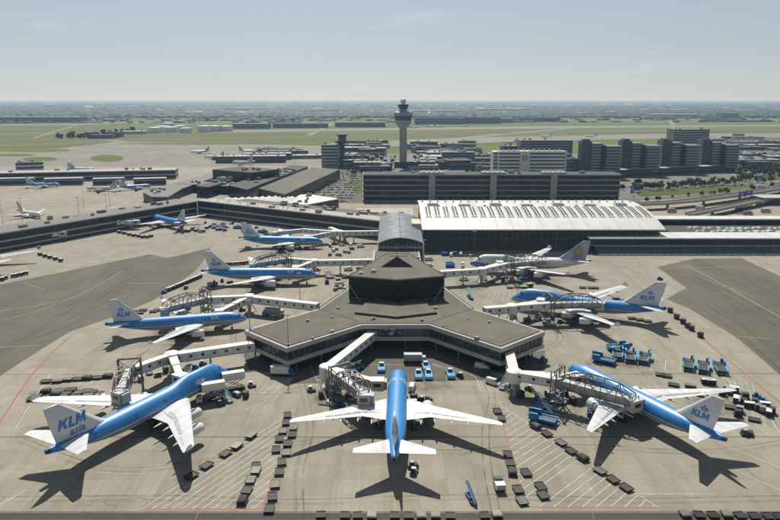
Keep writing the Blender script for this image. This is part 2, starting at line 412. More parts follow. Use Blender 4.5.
def crown(size):
    """row of discs over a curved band: the emblem over the title"""
    vs, fs = [], []
    def disc(cx, cy, r, n=10):
        o = len(vs); vs.extend([(cx + r * math.cos(2 * math.pi * i / n), cy + r * math.sin(2 * math.pi * i / n)) for i in range(n)]); fs.append(tuple(range(o, o + n)))
    def rect(x0, x1, y0, y1):
        o = len(vs); vs.extend([(x0, y0), (x1, y0), (x1, y1), (x0, y1)]); fs.append((o, o + 1, o + 2, o + 3))
    s = size
    rect(-.5 * s, .5 * s, 0, .13 * s)
    for x, y in ((-.42, .33), (-.17, .40), (.17, .40), (.42, .33)): disc(x * s, y * s, .13 * s)
    rect(-.05 * s, .05 * s, .52 * s, .86 * s); rect(-.16 * s, -.055 * s, .64 * s, .74 * s); rect(.055 * s, .16 * s, .64 * s, .74 * s)
    return vs, fs

def build_aircraft(ty, kind, detail=True):
    T = TYPES[ty]; L, R, zc = T['L'], T['R'], T['zc']; nm = {'jumbo': 'four_engine_airliner'}.get(ty, 'twin_engine_airliner')
    root = obj(nm, None); root.empty_display_size = 1
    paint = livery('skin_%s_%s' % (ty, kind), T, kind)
    H2 = L / 2; nl = T['noseL']
    def sec(s):
        w = R; zt = zc + R; zb = zc - R; eg = 0.
        if s < nl:
            u = max(s / nl, 0.0); q = (1 - (1 - u) ** 2.2) ** .62
            w = R * q; zt = zc - .28 * R + 1.28 * R * (1 - (1 - u) ** 1.9) ** .78; zb = zc - .28 * R - .72 * R * (1 - (1 - u) ** 2.4) ** .55
        ts = .66 * L
        if s > ts:
            u = (s - ts) / (L - ts); k = u * u * (3 - 2 * u) * .55 + u * .45
            w = R * (1 - .86 * (u ** 1.7)); zt = zc + R - .22 * R * u ** 2; zb = zc - R + (1.40 * R) * (u ** 1.35)
        zm = (zt + zb) / 2 if s < ts else (zt + zb) / 2
        if T['hump']:
            e = 0.
            if s < 26:
                a = min(max((s - 1.2) / 6.5, 0), 1); a = a * a * (3 - 2 * a); b = min(max((27 - s) / 8.5, 0), 1); b = b * b * (3 - 2 * b); e = a * b
            zt += T['hump'] * R * e; eg = .20 * e
        return w, zb, zm, zt, eg
    def F(s, a, off=0.):
        w, zb, zm, zt, eg = sec(s); ca, sa = math.cos(a), math.sin(a)
        if sa >= 0: y, z = w * ca * (1 - eg * sa), zm + (zt - zm) * sa
        else: y, z = w * ca, zm + (zm - zb) * sa
        l = math.hypot(ca, sa); return Vector((H2 - s, y + off * ca, z + off * sa))
    def ysurf(s, z, off=.05):
        w, zb, zm, zt, eg = sec(s); sa = (z - zm) / ((zt - zm) if z > zm else (zm - zb)); sa = max(-.99, min(.99, sa))
        return w * math.sqrt(1 - sa * sa) * (1 - eg * max(sa, 0)) + off
    st = [.02, .15, .4, .8, 1.3, 2, 2.8, 3.7, 4.8, 6, 7.3, 8.8] + ([11, 15, 19, 21, 23, 25, 27] if T['hump'] else [])
    st = [s for s in st if s <= nl * 1.02 or T['hump']]; s0 = st[-1]
    st += list(np.linspace(max(s0 + 2, nl + 1), .66 * L, 5)) + [L * (.66 + .34 * k) for k in (.1, .2, .3, .4, .5, .6, .7, .8, .88, .95, 1.)]
    N = 28
    m = MB(); m.loft([[F(s, 2 * math.pi * i / N) for i in range(N)] for s in st]); fus = m.build('fuselage', paint, root, smooth=60)
    def patch(s0, s1, a0, a1, off, ns=2, na=3):
        q = MB(); vs = [F(s0 + (s1 - s0) * i / ns, a0 + (a1 - a0) * j / na, off) for i in range(ns + 1) for j in range(na + 1)]
        q.add(vs, [(i * (na + 1) + j, i * (na + 1) + j + 1, (i + 1) * (na + 1) + j + 1, (i + 1) * (na + 1) + j) for i in range(ns) for j in range(na)]); return q
    # cockpit glazing, six panes
    cs = 2.5 if ty != 'narrow' else 1.6
    if ty == 'jumbo': cs = 4.4
    for sgn in (1, -1):
        for k, (ds, a0, a1) in enumerate(((0, 62, 87), (.45, 45, 60), (1.15, 33, 44))):
            s_ = cs + ds * .9; a = (a0, a1) if sgn > 0 else (180 - a0, 180 - a1)
            patch(s_, s_ + (.75 if ty != 'jumbo' else .8), R_(a[0]), R_(a[1]), .02, 2, 2).build('cockpit_window', G['cab_glass'], fus)
    dm = G['klm_blue'] if kind.startswith('blue') else G['white_paint']
    if detail:
        for sd_ in np.array((.115, .27, .44, .60, .80)) * L:
            for sgn in (1, -1):
                a = (4, 34) if sgn > 0 else (176, 146)
                patch(sd_, sd_ + 1.1, R_(a[0] - 8 * sgn), R_(a[1]), .025).build('cabin_door', dm, fus)
    tc_m = MB(); nn = 20; tc_m.loft([[F(s, 2 * math.pi * i / nn, .03) for i in range(nn)] for s in (L * .982, L * .993, L * 1.0)]); tc_m.build('tail_cone', G['dark_blue'] if kind.startswith('blue') else G['mask_grey'], fus, smooth=60)
    # belly fairing
    m = MB(); rings = []; x0, x1 = T['wx'] - 2, T['wx'] + T['rc'] + 4
    for k in range(9):
        u = k / 8; e = math.sin(math.pi * min(max(u, .02), .98)) ** .5; s = x0 + (x1 - x0) * u
        rings.append([(H2 - s, R * 1.06 * e * math.cos(2 * math.pi * i / 14), zc - .52 * R + .62 * R * e * math.sin(2 * math.pi * i / 14)) for i in range(14)])
    m.loft(rings); m.build('belly_fairing', G['fin_paint'] if kind.startswith('blue') else G['wing_paint'], root, smooth=60)
    # lifting surfaces
    AF = [(0, 0), (.03, .028), (.12, .052), (.3, .064), (.5, .056), (.75, .028), (1, .002), (.75, -.012), (.5, -.03), (.3, -.044), (.12, -.038), (.03, -.02)]
    def ring(xle, y, z, c, th=1., side=1): return [(H2 - (xle + p * c), side * y, z + q * c * th) for p, q in AF]
    hs = T['span'] / 2; tn = math.tan(R_(T['sweep'])); ky, kcd = T['kc']
    def wing_at(y):
        xle = T['wx'] + max(0, y - R * .8) * tn
        z = T['zr'] + (T['zt'] - T['zr']) * ((y - R * .8) / (hs - R * .8)) ** 1.15 if y > R * .8 else T['zr']
        if y < ky: c = T['rc'] + (kcd - T['rc']) * (y - R * .6) / (ky - R * .6)
        else: c = kcd + (T['tc'] - kcd) * (y - ky) / (hs - ky)
        return xle, z, c
    for sd_ in (1, -1):
        m = MB(); rings = []
        for y in (R * .6, ky * .6 + R * .25, ky, ky + (hs - ky) * .33, ky + (hs - ky) * .66, hs - .9, hs):
            xle, z, c = wing_at(y); 
            if y == hs: xle += .6; c *= .75
            rings.append(ring(xle, y, z, c, 1.05 if y < ky else .85, sd_))
        m.loft(rings); w = m.build('wing', G['wing_paint'], root, smooth=50)
        xt, zt_, ct = wing_at(hs)
        if T['wlet']:
            m = MB(); h = T['wlet']; m.loft([ring(xt + .5 + .9 * k * h * .55, hs - .05 + .35 * k * h, zt_ + k * h * .92, ct * (.8 - .45 * k), .5, sd_) for k in (0, .5, 1)])
            m.build('winglet', G['klm_blue'] if (kind == 'blue' and ty == 'narrow') else G['white_paint'], w, smooth=50)
        for y in ([ky * .72, ky * 1.12, ky * 1.6, ky * 2.05] if ty != 'narrow' else [ky * .8, ky * 1.5]):
            xle, z, c = wing_at(y); m = MB(); le = c * .5; r = .34 * (R / 3)
            m.lathe([(-le, .02), (-le * .8, r * .6), (-le * .3, r), (le * .25, r * .9), (le * .5, .03)], 8, 'X', (H2 - (xle + c * .78), sd_ * y, z - .05 * c - .12)); m.build('flap_fairing', G['wing_paint'], w, smooth=50)
        # control-surface gap lines near the trailing edge, one raised strip per surface
        m = MB()
        for ya, yb in ((R * 1.1, ky * .97), (ky * 1.06, ky + (hs - ky) * .52), (ky + (hs - ky) * .56, ky + (hs - ky) * .86)):
            pa = []
            for y, fr in ((ya, .74), (yb, .74), (yb, .765), (ya, .765)):
                xle, z, c = wing_at(y); pa.append((H2 - (xle + fr * c), sd_ * y, z + .031 * c + .03))
            m.poly(pa)
        m.build('flap_gap', G['mask_grey'], w)
        n_sp = 6 if ty != 'narrow' else 3
        for j in range(n_sp):
            ya = ky * .55 + (hs * .70 - ky * .55) * (j + .06) / n_sp; yb = ky * .55 + (hs * .70 - ky * .55) * (j + .94) / n_sp; pa = []
            for y, fr in ((ya, .60), (yb, .60), (yb, .71), (ya, .71)): xle, z, c = wing_at(y); pa.append((H2 - (xle + fr * c), sd_ * y, z + np.interp(fr, [.5, .75], [.056, .028]) * c * 1.05 + .035))
            q = MB(); q.poly(pa); q.build('spoiler', G['wing_grey'], w)
        # engines
        for y, rn, ln in T['eng']:
            xle, z, c = wing_at(y); ze = z - rn * 1.06 - .35; xf = H2 - (xle - ln * .62)
            m = MB(); m.lathe([(-.55, rn * .70), (-.05, rn * .84), (0, rn * .9), (-.12, rn * .97), (-ln * .3, rn), (-ln * .6, rn * .97), (-ln * .82, rn * .80), (-ln * .82, rn * .62), (-ln * .7, rn * .55)], 22, 'X', (xf, sd_ * y, ze))
            e = m.build('engine', G['nacelle'] if kind != 'blue' else G['nacelle'], root, smooth=45)
            m = MB(); m.lathe([(-.5, rn * .72), (-.42, rn * .2), (-.1, .02)], 16, 'X', (xf, sd_ * y, ze)); m.build('fan', G['black'], e, smooth=45)
            m = MB(); m.lathe([(-ln * .70, rn * .52), (-ln * .95, rn * .46), (-ln * 1.05, rn * .30), (-ln * 1.05, rn * .24), (-ln * 1.25, .03)], 16, 'X', (xf, sd_ * y, ze)); m.build('exhaust_cone', G['bare_metal'], e, smooth=45)
            m = MB(); m.loft([[(xf - ln * .12, sd_ * y - .2, ze + rn * .9), (xf - ln * .12, sd_ * y + .2, ze + rn * .9), (xf - ln * .95, sd_ * y + .2, ze + rn * .5), (xf - ln * .95, sd_ * y - .2, ze + rn * .5)],
                              [(xf - ln * .42, sd_ * y - .16, z + .15), (xf - ln * .42, sd_ * y + .16, z + .15), (xf - ln * 1.2, sd_ * y + .16, z - .1), (xf - ln * 1.2, sd_ * y - .16, z - .1)]]); m.build('pylon', G['nacelle'], e)
        # tailplane
        tx, rc, tc_, hspan, sw, tz = T['tail']; m = MB()
        m.loft([ring(tx + max(0, y - .3 * R) * math.tan(R_(sw)), y, tz + (y - .3 * R) * .13, rc + (tc_ - rc) * y / hspan, .8, sd_) for y in (.3 * R, hspan * .5, hspan - .3, hspan)])
        m.build('tailplane', G['wing_paint'], root, smooth=50)
    # fin
    fx, frc, ftx, ftc, fz = T['fin']; fz0 = zc + R * .62; m = MB()
    def fring(k, x, c): return [(H2 - (x + p * c), q * c * 1.1, fz0 + (fz - fz0) * k) for p, q in AF[:7]] + [(H2 - (x + p * c), -q * c * 1.1, fz0 + (fz - fz0) * k) for p, q in AF[1:6][::-1]]
    m.loft([fring(-.03, fx - 4.5, frc + 4.5), fring(.12, fx + (ftx - fx) * .10, frc * .99 + (ftc - frc) * .10), fring(.5, fx + (ftx - fx) * .5, frc + (ftc - frc) * .5), fring(.97, fx + (ftx - fx) * .97, frc + (ftc - frc) * .97), fring(1, ftx + .3, ftc - .3)])
    fin = m.build('fin', G['purple_fin'] if kind == 'flower' else G['fin_paint'], root, smooth=50)
    # fin markings on both faces
    fh = fz - fz0
    def finthick(s, k):
        x = fx + (ftx - fx) * k; c = frc + (ftc - frc) * k; u = min(max((s - x) / c, 0.02), .98)
        return np.interp(u, [p for p, q in AF[:7]], [q for p, q in AF[:7]]) * c * 1.1
    def on_fin(name, vs, fs, mat, cx, cz, sgn):
        q = MB(); out = []
        for x, y in vs:
            s = cx - sgn * x * -1; zz = cz + y; k = (zz - fz0) / fh
            s = cx + (x if sgn > 0 else -x)
            out.append((H2 - s, -sgn * -1 * 0 + (-1 if sgn > 0 else 1) * -1 * (finthick(s, k) + .13) * (1), zz))
        q.add(out, fs); return q.build(name, mat, fin, fix=False)
    for sgn in (1, -1):
        k = .40; cxm = fx + (ftx - fx) * k + (frc + (ftc - frc) * k) * .50; cz = fz0 + fh * k
        if kind in ('blue', 'blue_asia'):
            asia = kind == 'blue_asia'; sz = fh * (.255 if asia else .18); cxm -= .2
            vs, fs = block_klm(sz); on_fin('title_lettering', vs, fs, G['klm_blue'], cxm, cz - sz * (.25 if asia else .75), sgn)
            if asia: vs, fs = letters('asia', fh * .27, .15, .012); on_fin('word_lettering', vs, fs, G['klm_blue'], cxm - 1.0, cz - sz * 1.05, sgn)
            else: vs, fs = crown(fh * .19); on_fin('crown_emblem', vs, fs, G['klm_blue'], cxm + fh * .10, cz + sz * .55, sgn)
        elif kind == 'flower':
            for j in range(5):
                t_ = 2 * math.pi * j / 5 + .3; r = fh * .20
                vs = [(r * .95 * math.cos(t_) + r * .62 * math.cos(2 * math.pi * i / 12), r * .95 * math.sin(t_) + r * .62 * math.sin(2 * math.pi * i / 12)) for i in range(12)]
                on_fin('petal', vs, [tuple(range(12))], G['petal'], cxm + .4, cz + .6, sgn).location = (0, .03 * (j + 1) * sgn, 0)
            r = fh * .10; vs = [(r * math.cos(2 * math.pi * i / 12), r * math.sin(2 * math.pi * i / 12)) for i in range(12)]
            q = on_fin('petal', vs, [tuple(range(12))], G['petal_core'], cxm + .4, cz + .6, sgn); q.location = (0, .2 * sgn, 0)
        elif kind == 'white':
            for j in range(4):
                vs = [(-1.6, -.4), (1.6, -.4), (1.6, .4), (-1.6, .4)]; kk = .3 + .19 * j; cm = fx + (ftx - fx) * kk + (frc + (ftc - frc) * kk) * .45
                on_fin('fin_stripe', [(x * .5, y) for x, y in vs], [(0, 1, 2, 3)], G['black'], cm, fz0 + fh * kk, sgn)
    def on_body(name, vs, fs, mat, s0, z0, sgn):
        q = MB(); out = []
        for x, y in vs:
            s = s0 + (x if sgn > 0 else -x); z = z0 + y; out.append((H2 - s, sgn * ysurf(s, z, .06), z))
        q.add(out, fs); return q.build(name, mat, fus, fix=False)
    if kind in ('blue', 'blue_asia', 'flower'):
        for sgn in (1, -1):
            sz = R * .40; bl = kind.startswith('blue'); vs, fs = block_klm(sz) if bl else letters('CHINA AIRLINES', sz * .8, .1, .01)
            s0 = nl + (5.2 if bl else 9.0); z0 = zc + .34 * R
            on_body('title_lettering', vs, fs, G['white_paint'] if kind.startswith('blue') else G['dark_blue'], s0, z0, sgn)
            if kind == 'blue':
                vs, fs = crown(R * .42); on_body('crown_emblem', vs, fs, G['white_paint'], s0, z0 + sz * 1.2, sgn)
    # undercarriage
    def gear(name, x, y, rw, zt_, n):
        m = MB(); m.tube((x, y, rw), (x, y, zt_), .17 * R / 3, .22 * R / 3, 8); m.bar((x, y, zt_ * .75), (x + 1.2, y, zt_), .14); 
        if n == 4: m.bar((x - .95, y, rw), (x + .95, y, rw), .28)
        g = m.build(name, G['light_steel'], root)
        for dx in ((-.75, .75) if n == 4 else (0,)):
            for dy in (-.5, .5):
                q = MB(); q.lathe([(-.2, rw * .55), (-.2, rw * .92), (-.1, rw), (.1, rw), (.2, rw * .92), (.2, rw * .55)], 14, 'Y', (x + dx, y + dy * R / 3, rw)); q.build('wheel', G['tyre'], g, smooth=40)
    if detail:
        gear('nose_gear', H2 - T['ng'], 0, .5 * R / 3, zc - .7 * R, 2)
        for y, s in T['mg']: gear('main_gear', H2 - s, y, .62 * R / 3, min(zc - .55 * R, T['zr']), 4 if ty != 'narrow' else 2)
    else:
        for s, y in ((T['ng'], 0), (T['mg'][0][1], -2.8), (T['mg'][0][1], 2.8)):
            m = MB(); m.box(H2 - s, y, (zc - .5 * R) / 2, .6, .5, zc - .5 * R); m.build('landing_gear', G['tyre'], root)
    return root
PROTO = {}
def aircraft(ty, kind, nose, tail, label, zn=None, zt=None, detail=True, group='airliners parked at the stands', heading=None):
    T = TYPES[ty]; k = (ty, kind, detail)
    if k not in PROTO: PROTO[k] = build_aircraft(ty, kind, detail); tag(PROTO[k], 'x', 'airliner')
    a = P(nose[0], nose[1], T['zc'] - .3 * T['R']); b = P(tail[0], tail[1], T['zc'] + .6 * T['R'])
    d = a - b; h = math.atan2(d.y, d.x); c = (a + b) / 2
    if heading is not None:
        h = heading; c = Vector((a.x - math.cos(h) * T['L'] / 2, a.y - math.sin(h) * T['L'] / 2, 0))
    o = dup(PROTO[k], (c.x, c.y, 0.016), h, label, group); print(ty, nose, 'len', round(d.length, 1), 'vs', T['L'], 'heading', round(math.degrees(h), 1)); return o
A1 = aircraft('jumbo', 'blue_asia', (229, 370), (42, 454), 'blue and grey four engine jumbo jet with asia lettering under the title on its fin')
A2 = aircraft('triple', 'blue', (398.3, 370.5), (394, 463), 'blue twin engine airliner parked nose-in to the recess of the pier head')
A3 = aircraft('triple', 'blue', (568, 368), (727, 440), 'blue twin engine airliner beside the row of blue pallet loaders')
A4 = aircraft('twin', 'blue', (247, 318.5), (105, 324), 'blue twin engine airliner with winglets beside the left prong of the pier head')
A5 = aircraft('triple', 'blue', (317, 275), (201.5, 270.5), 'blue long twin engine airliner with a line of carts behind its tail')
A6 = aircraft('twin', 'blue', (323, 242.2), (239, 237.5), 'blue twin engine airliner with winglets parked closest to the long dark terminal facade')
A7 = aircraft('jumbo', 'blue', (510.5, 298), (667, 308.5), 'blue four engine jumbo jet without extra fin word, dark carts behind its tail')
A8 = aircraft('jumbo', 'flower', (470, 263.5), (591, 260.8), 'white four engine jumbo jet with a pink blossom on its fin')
A9 = aircraft('twin', 'blue', (147.3, 216.5), (191.5, 223.5), 'small blue airliner nose-in against the front of the dark long pier'); A9.scale = (.95, .95, .95)
m = MB(); m.lathe([(-.5, 1.0), (0, 1.35), (-.3, 1.5), (-4, 1.5), (-7.5, .8), (-7.5, .5)], 18, 'X', (-19.5, 0, 9.6)); m.build('tail_engine', G['nacelle'], A9, smooth=45)
A10 = aircraft('narrow', 'blue', (60.5, 184.6), (29, 187), 'small blue airliner by the far pier next to a dark service block', detail=False, heading=R_(14))
A11 = aircraft('narrow', 'blue', (152, 185.8), (127, 189.5), 'small blue airliner by the far pier next to the corner terrace', detail=False, heading=R_(35))
A12 = aircraft('narrow', 'white', (43.3, 215.8), (15.4, 209.6), 'white airliner with black marks on its fin behind the long pier', detail=False)
# ================================================================== ground, pavements, markings
def PP(pts, z=0.0): return [P(x, y, z) for x, y in pts]
def wpoly(pts, z): return [(p[0], p[1], z) for p in pts]
def sheet(name, pts, mat, z):
    m = MB(); m.poly([(p[0], p[1], z) for p in pts]); return struct(name, m, G[mat], fix=False)
def ribbon(m, pts, w, z, mi=0):
    pts = [Vector((p[0], p[1], 0)) for p in pts]; L, R = [], []
    for i, p in enumerate(pts):
        d = (pts[min(i + 1, len(pts) - 1)] - pts[max(i - 1, 0)]).normalized(); n = Vector((-d.y, d.x, 0)) * (w / 2)
        L.append((p + n)[:2] + (z,)); R.append((p - n)[:2] + (z,))
    n = len(pts); m.add(L + R, [(i, n + i, n + i + 1, i + 1) for i in range(n - 1)], mi)
def smooth_pts(pts, k=4):
    out = []; p = [Vector((q[0], q[1], 0)) for q in pts]; p = [p[0]] + p + [p[-1]]
    for i in range(1, len(p) - 2):
        for j in range(k):
            t = j / k; a, b, c, d = p[i - 1], p[i], p[i + 1], p[i + 2]
            out.append(.5 * ((2 * b) + (-a + c) * t + (2 * a - 5 * b + 4 * c - d) * t * t + (-a + 3 * b - 3 * c + d) * t ** 3))
    return out + [p[-1]]
m = MB(); E_ = 70000
xs = [-E_, -9000, -3000, 0, 3000, 9000, E_]; ys = [-3000, 1200, 3000, 8000, 20000, E_]
m.add([(x, y, -.9) for y in ys for x in xs], [(j * 7 + i, j * 7 + i + 1, j * 7 + i + 8, j * 7 + i + 7) for j in range(5) for i in range(6)]); struct('ground', m, G['fields'])
sheet('airfield_grass', [(-5200, 1150), (5200, 1150), (5600, 2600), (5200, 4300), (1800, 4000), (300, 4600), (-2200, 4300), (-5200, 4500)], 'grass', -.6)
sheet('apron', [(-1500, -150), (1500, -150), (1500, 470), (240, 470), (240, 640), (-60, 700), (-100, 1000), (-1500, 1000)], 'concrete', 0.0)
sheet('landside_paving', [(-99, 700.5), (-59, 700.5), (241, 640.5), (241, 470.5), (1500, 470.5), (1500, 1240), (-99, 1240)], 'paving_grey', -.05)
# lighter and darker concrete fields of the apron
def field(pts, mat, z): sheet('apron_paving', PP(pts), mat, z)
field([(0, 284), (69, 270), (149, 254), (168, 257.4), (212, 247), (235, 262), (350, 262), (370, 224), (190, 220), (0, 252)], 'concrete_pale', .006)
field([(450, 285), (600, 257.8), (657, 266.8), (686.4, 287.6), (664, 298.6), (600, 290), (470, 300)], 'concrete_pale', .006)
field([(742, 258.2), (900, 258.2), (900, 320), (780, 275.8)], 'concrete_pale', .006)
field([(300, 366), (480, 366), (500, 380), (290, 384)], 'asphalt', .006)
field([(250, 372), (545, 372), (545, 350), (500, 358), (430, 332), (360, 332), (288, 358), (240, 345)], 'asphalt', .010)
sheet('taxilane', PP([(-120, 306), (0, 284.5), (69, 270.7), (149, 254.4), (168, 257.9), (211, 247.5), (203, 262), (194, 271.7), (174, 287), (152, 301), (114, 316.7), (69, 332), (27.7, 358), (0, 376), (-60, 412), (-160, 470)]), 'asphalt', .012)
sheet('taxilane', PP([(657, 267), (686.4, 288), (666, 299), (687.7, 308), (713, 323), (734, 336), (760, 357), (775, 371), (800, 392), (900, 480), (1000, 480), (900, 320), (780, 276), (741.5, 258.5), (695, 258.5)]), 'asphalt', .012)
sheet('head_of_stand_road', PP([(-60, 513), (840, 513), (840, 560), (-60, 560)]), 'asphalt_dark', .012)
# drains and joints across the stands
m = MB()
for pts, w in (([(-40, 437), (830, 437)], .34), ([(555, 374), (830, 373.6)], .34), ([(0, 374.5), (88, 374.5)], .3), ([(112, 372), (150, 349)], .22), ([(650, 332), (612, 305)], .22), ([(120, 372), (148, 350)], .2), ([(735, 340), (780, 372)], .25), ([(80, 360), (170, 300)], .16), ([(0, 512), (780, 512)], .3)):
    ribbon(m, PP(pts), w, .016)
struct('drain_channel', m, G['joint_dark'], fix=False)
mw, mr, my = MB(), MB(), MB(); ZL = .022
def wl(pts, w=.22, m_=None): ribbon(m_ or mw, PP(pts), w, ZL)
def rl(pts, w=.35): ribbon(mr, smooth_pts(PP(pts)), w, ZL)
rl([(-20, 452), (0, 422), (19, 393), (33.6, 372.7), (53.8, 351.5), (69, 337.5)], .5)
rl([(605.6, 258), (628.7, 277), (646.7, 291.3), (672, 312), (703, 338.7), (723.6, 356.7), (745, 373.5), (780, 402.5), (812, 428)], .5)
def hatch(a, b, c, n, w=.2, red=True, skip=1):
    """hatched equipment area: triangle a-b-c in photo pixels, lines parallel to a-c from the base a-b"""
    A, B, C_ = P(*a), P(*b), P(*c)
    for k in range(1, n):
        t = k / n; p0 = A.lerp(B, t); p1 = C_.lerp(B, t); ribbon(mw, [p0, p1], w, ZL)
    ribbon(mw, [A, C_], w, ZL)
    if red:
        ribbon(mr, [A, B], .22, ZL); ribbon(mr, [B, C_], .22, ZL)
hatch((141.5, 509.3), (262, 509.3), (297, 409), 12)
# right zone: lines run up to the right
A, B, C_ = P(658, 507.5), P(525, 507.3), P(497, 403)
ribbon(mr, [A, B], .22, ZL); ribbon(mr, [B, C_], .22, ZL); ribbon(mw, [C_, A], .2, ZL)
dv = P(584, 464) - P(526, 506); n_ = Vector((-dv.y, dv.x, 0)).normalized()
def seg_in(tri, off):
    hits = []
    for i in range(3):
        a, b = tri[i], tri[(i + 1) % 3]; da, db = (a - B).dot(n_) - off, (b - B).dot(n_) - off
        if da * db < 0: hits.append(a.lerp(b, da / (da - db)))
    return hits
for k in range(-14, 20):
    h = seg_in((A, B, C_), k * 2.45)
    if len(h) == 2: ribbon(mw, h, .2, ZL)
# smaller bays
for k in range(6): wl([(20 + k * 9.5, 432 - k * 9), (48 + k * 9, 431 - k * 9.5)], .16)
rlx = [(12, 434), (30, 404), (51, 375)]; ribbon(mw, PP(rlx), .2, ZL); ribbon(mr, PP([(x - 1, y) for x, y in rlx[:2]]), .2, ZL)
for k in range(5): wl([(50 + k * 18, 374 + k), (42 + k * 18, 384 + k)], .16)
wl([(50, 374.5), (118, 371)], .16)
for k in range(6): wl([(722 + k * 6, 378 + k * 1.2), (736 + k * 6, 402 + k * 5)], .16)
wl([(715, 371), (760, 402), (779, 432)], .2); ribbon(mr, PP([(773, 416), (779, 431)]), .2, ZL)
for k in range(7): wl([(640 + k * 9, 352), (672 + k * 9, 364)], .15)
for x in (651.5, 666, 681): wl([(x, 360), (x - 1, 371)], .18)
wl([(651.5, 360), (681, 361)], .18); wl([(650.5, 371), (680, 371.6)], .18)
for k in range(8): wl([(549 + k * 6, 347 + k * 1.3), (566 + k * 6.5, 360 + k * .6)], .15)
for k in range(7): wl([(490 + k * 5, 294 - k * .5), (484 + k * 6, 303 - k * .5)], .13)
for k in range(10): wl([(2 + k * 6, 396 - k * 3 + 66), (2 + k * 6 + 4, 396 - k * 3 + 66)], .1) if False else None
wl([(310, 365), (312, 372), (318, 382), (328, 402)], .15); wl([(265, 392), (290, 380), (303, 375)], .15)
wl([(432, 364), (470, 374), (476, 378), (481, 392)], .16); wl([(365, 364.5), (412, 365)], .16); wl([(432, 364), (446, 370), (447, 380)], .16)
wl([(255, 398), (275, 384), (288, 380)], .14); wl([(245, 410), (272, 398)], .14); wl([(262, 399), (268, 396)], .3)
for k in range(5): wl([(262 + k * 6, 382 + k * 1.5), (246 + k * 6, 395 + k * 2)], .12)
for x in (310, 318, 350, 372): wl([(x, 278), (x - 14, 300)], .14)
for x in (447, 462): wl([(x, 262), (x - 3, 285)], .14)
for k in range(6): wl([(170 + k * 8, 378 + k * .5), (164 + k * 8, 386)], .12)
wl([(0, 505), (26, 490)], .2); wl([(720, 443), (790, 472)], .18); wl([(735, 470), (790, 495)], .18)
wl([(632, 494), (715, 494)], .2); wl([(0, 473), (55, 471), (140, 474)], .12)
wl([(394.5, 470), (395.5, 520)], .18, my); wl([(398, 380), (394.3, 468)], .18, my)
# taxi guide lines on the asphalt
def yl(pts, w=.3): ribbon(my, smooth_pts(PP(pts)), w, ZL)
yl([(0, 320), (30, 313), (62, 302), (95, 287), (122, 271)]); yl([(0, 311), (40, 305), (60, 300)]); yl([(24, 283), (43, 289)]); yl([(128, 283.5), (166, 283.5)]); yl([(0, 347), (40, 345.5)])
yl([(688, 266), (720, 283), (760, 306), (790, 322)], .4); yl([(665, 268), (740, 267)]); yl([(700, 277), (748, 295)]); yl([(735, 336), (770, 339)]); yl([(655, 265), (688, 266)])
ribbon(mr, PP([(-40, 519.6), (820, 519.6)]), .10, ZL); ribbon(mr, PP([(199, 509), (196, 519)]), .2, ZL); ribbon(mr, PP([(590, 507.5), (594, 519)]), .2, ZL)
struct('white_marking', mw, G['paint_line_white'], fix=False); struct('red_marking', mr, G['paint_line_red'], fix=False); struct('yellow_marking', my, G['paint_line_yellow'], fix=False)
# tyre tracks where equipment turns at the stand edge
m = MB()
for k in range(9):
    x = random.uniform(80, 130); y = random.uniform(500, 510); r = random.uniform(8, 22); pts = []
    for j in range(7):
        a = random.uniform(0, .1) + j * .16 + k; pts.append((x + r * math.cos(a) * 1.3, y + r * math.sin(a) * .35))
    ribbon(m, smooth_pts(PP(pts), 2), .09, .019)
struct('tyre_mark', m, G['joint_dark'], fix=False)

# far airfield: pavements on the grass
def strip(name, pts, mat, z=-.3): sheet(name, PP(pts, z), mat, z)
strip('far_apron', [(-60, 152), (60, 148), (120, 141.5), (215, 143), (330, 146), (330, 180), (-60, 176)], 'concrete_far', -.40)
strip('far_apron', [(330, 150), (400, 146), (480, 143), (600, 139.5), (800, 137), (800, 133), (640, 134), (560, 136), (470, 137), (330, 143)], 'concrete_far', -.42)
strip('far_apron', [(210, 132.5), (330, 130.8), (640, 127.5), (800, 126), (800, 124.8), (560, 125.8), (330, 128.8), (210, 130.6)], 'concrete_far', -.42)
strip('runway', [(-60, 141.2), (160, 140), (400, 136), (800, 128.5), (800, 127.6), (400, 134.9), (160, 138.8), (-60, 139.8)], 'asphalt', -.38)
strip('taxiway', [(-60, 146), (60, 145.6), (130, 140.6), (200, 139.9), (200, 139.1), (120, 139.6), (50, 144.4), (-60, 145)], 'asphalt', -.36)
strip('taxiway', [(-60, 131.5), (110, 129.5), (230, 122.4), (330, 118.8), (330, 118.3), (225, 121.8), (105, 128.6), (-60, 130.5)], 'asphalt', -.38)
strip('taxiway', [(-60, 126.2), (70, 124.9), (190, 120.6), (190, 120.1), (60, 124.1), (-60, 125.4)], 'concrete_far', -.38)
strip('taxiway', [(300, 124), (500, 121), (800, 118.6), (800, 118.2), (500, 120.4), (300, 123.4)], 'concrete_far', -.38)
strip('taxiway', [(460, 137), (560, 128.6), (575, 128.4), (480, 137)], 'concrete_far', -.36)
strip('taxiway', [(118, 140), (150, 146), (175, 152), (165, 152), (135, 146), (106, 140)], 'concrete_far', -.34)
def oval(cx, cy, rx, ry, z=-.30): sheet('grass_island', PP([(cx + rx * math.cos(a * math.pi / 12), cy + ry * math.sin(a * math.pi / 12)) for a in range(24)], z), 'grass', z)
oval(107, 158.3, 16.5, 3.6); oval(40, 159, 17, 2.2); oval(14, 155, 22, 1.2); oval(32, 150.2, 40, 1.9); oval(200, 143.6, 80, 1.0); oval(10, 146.5, 60, .9)

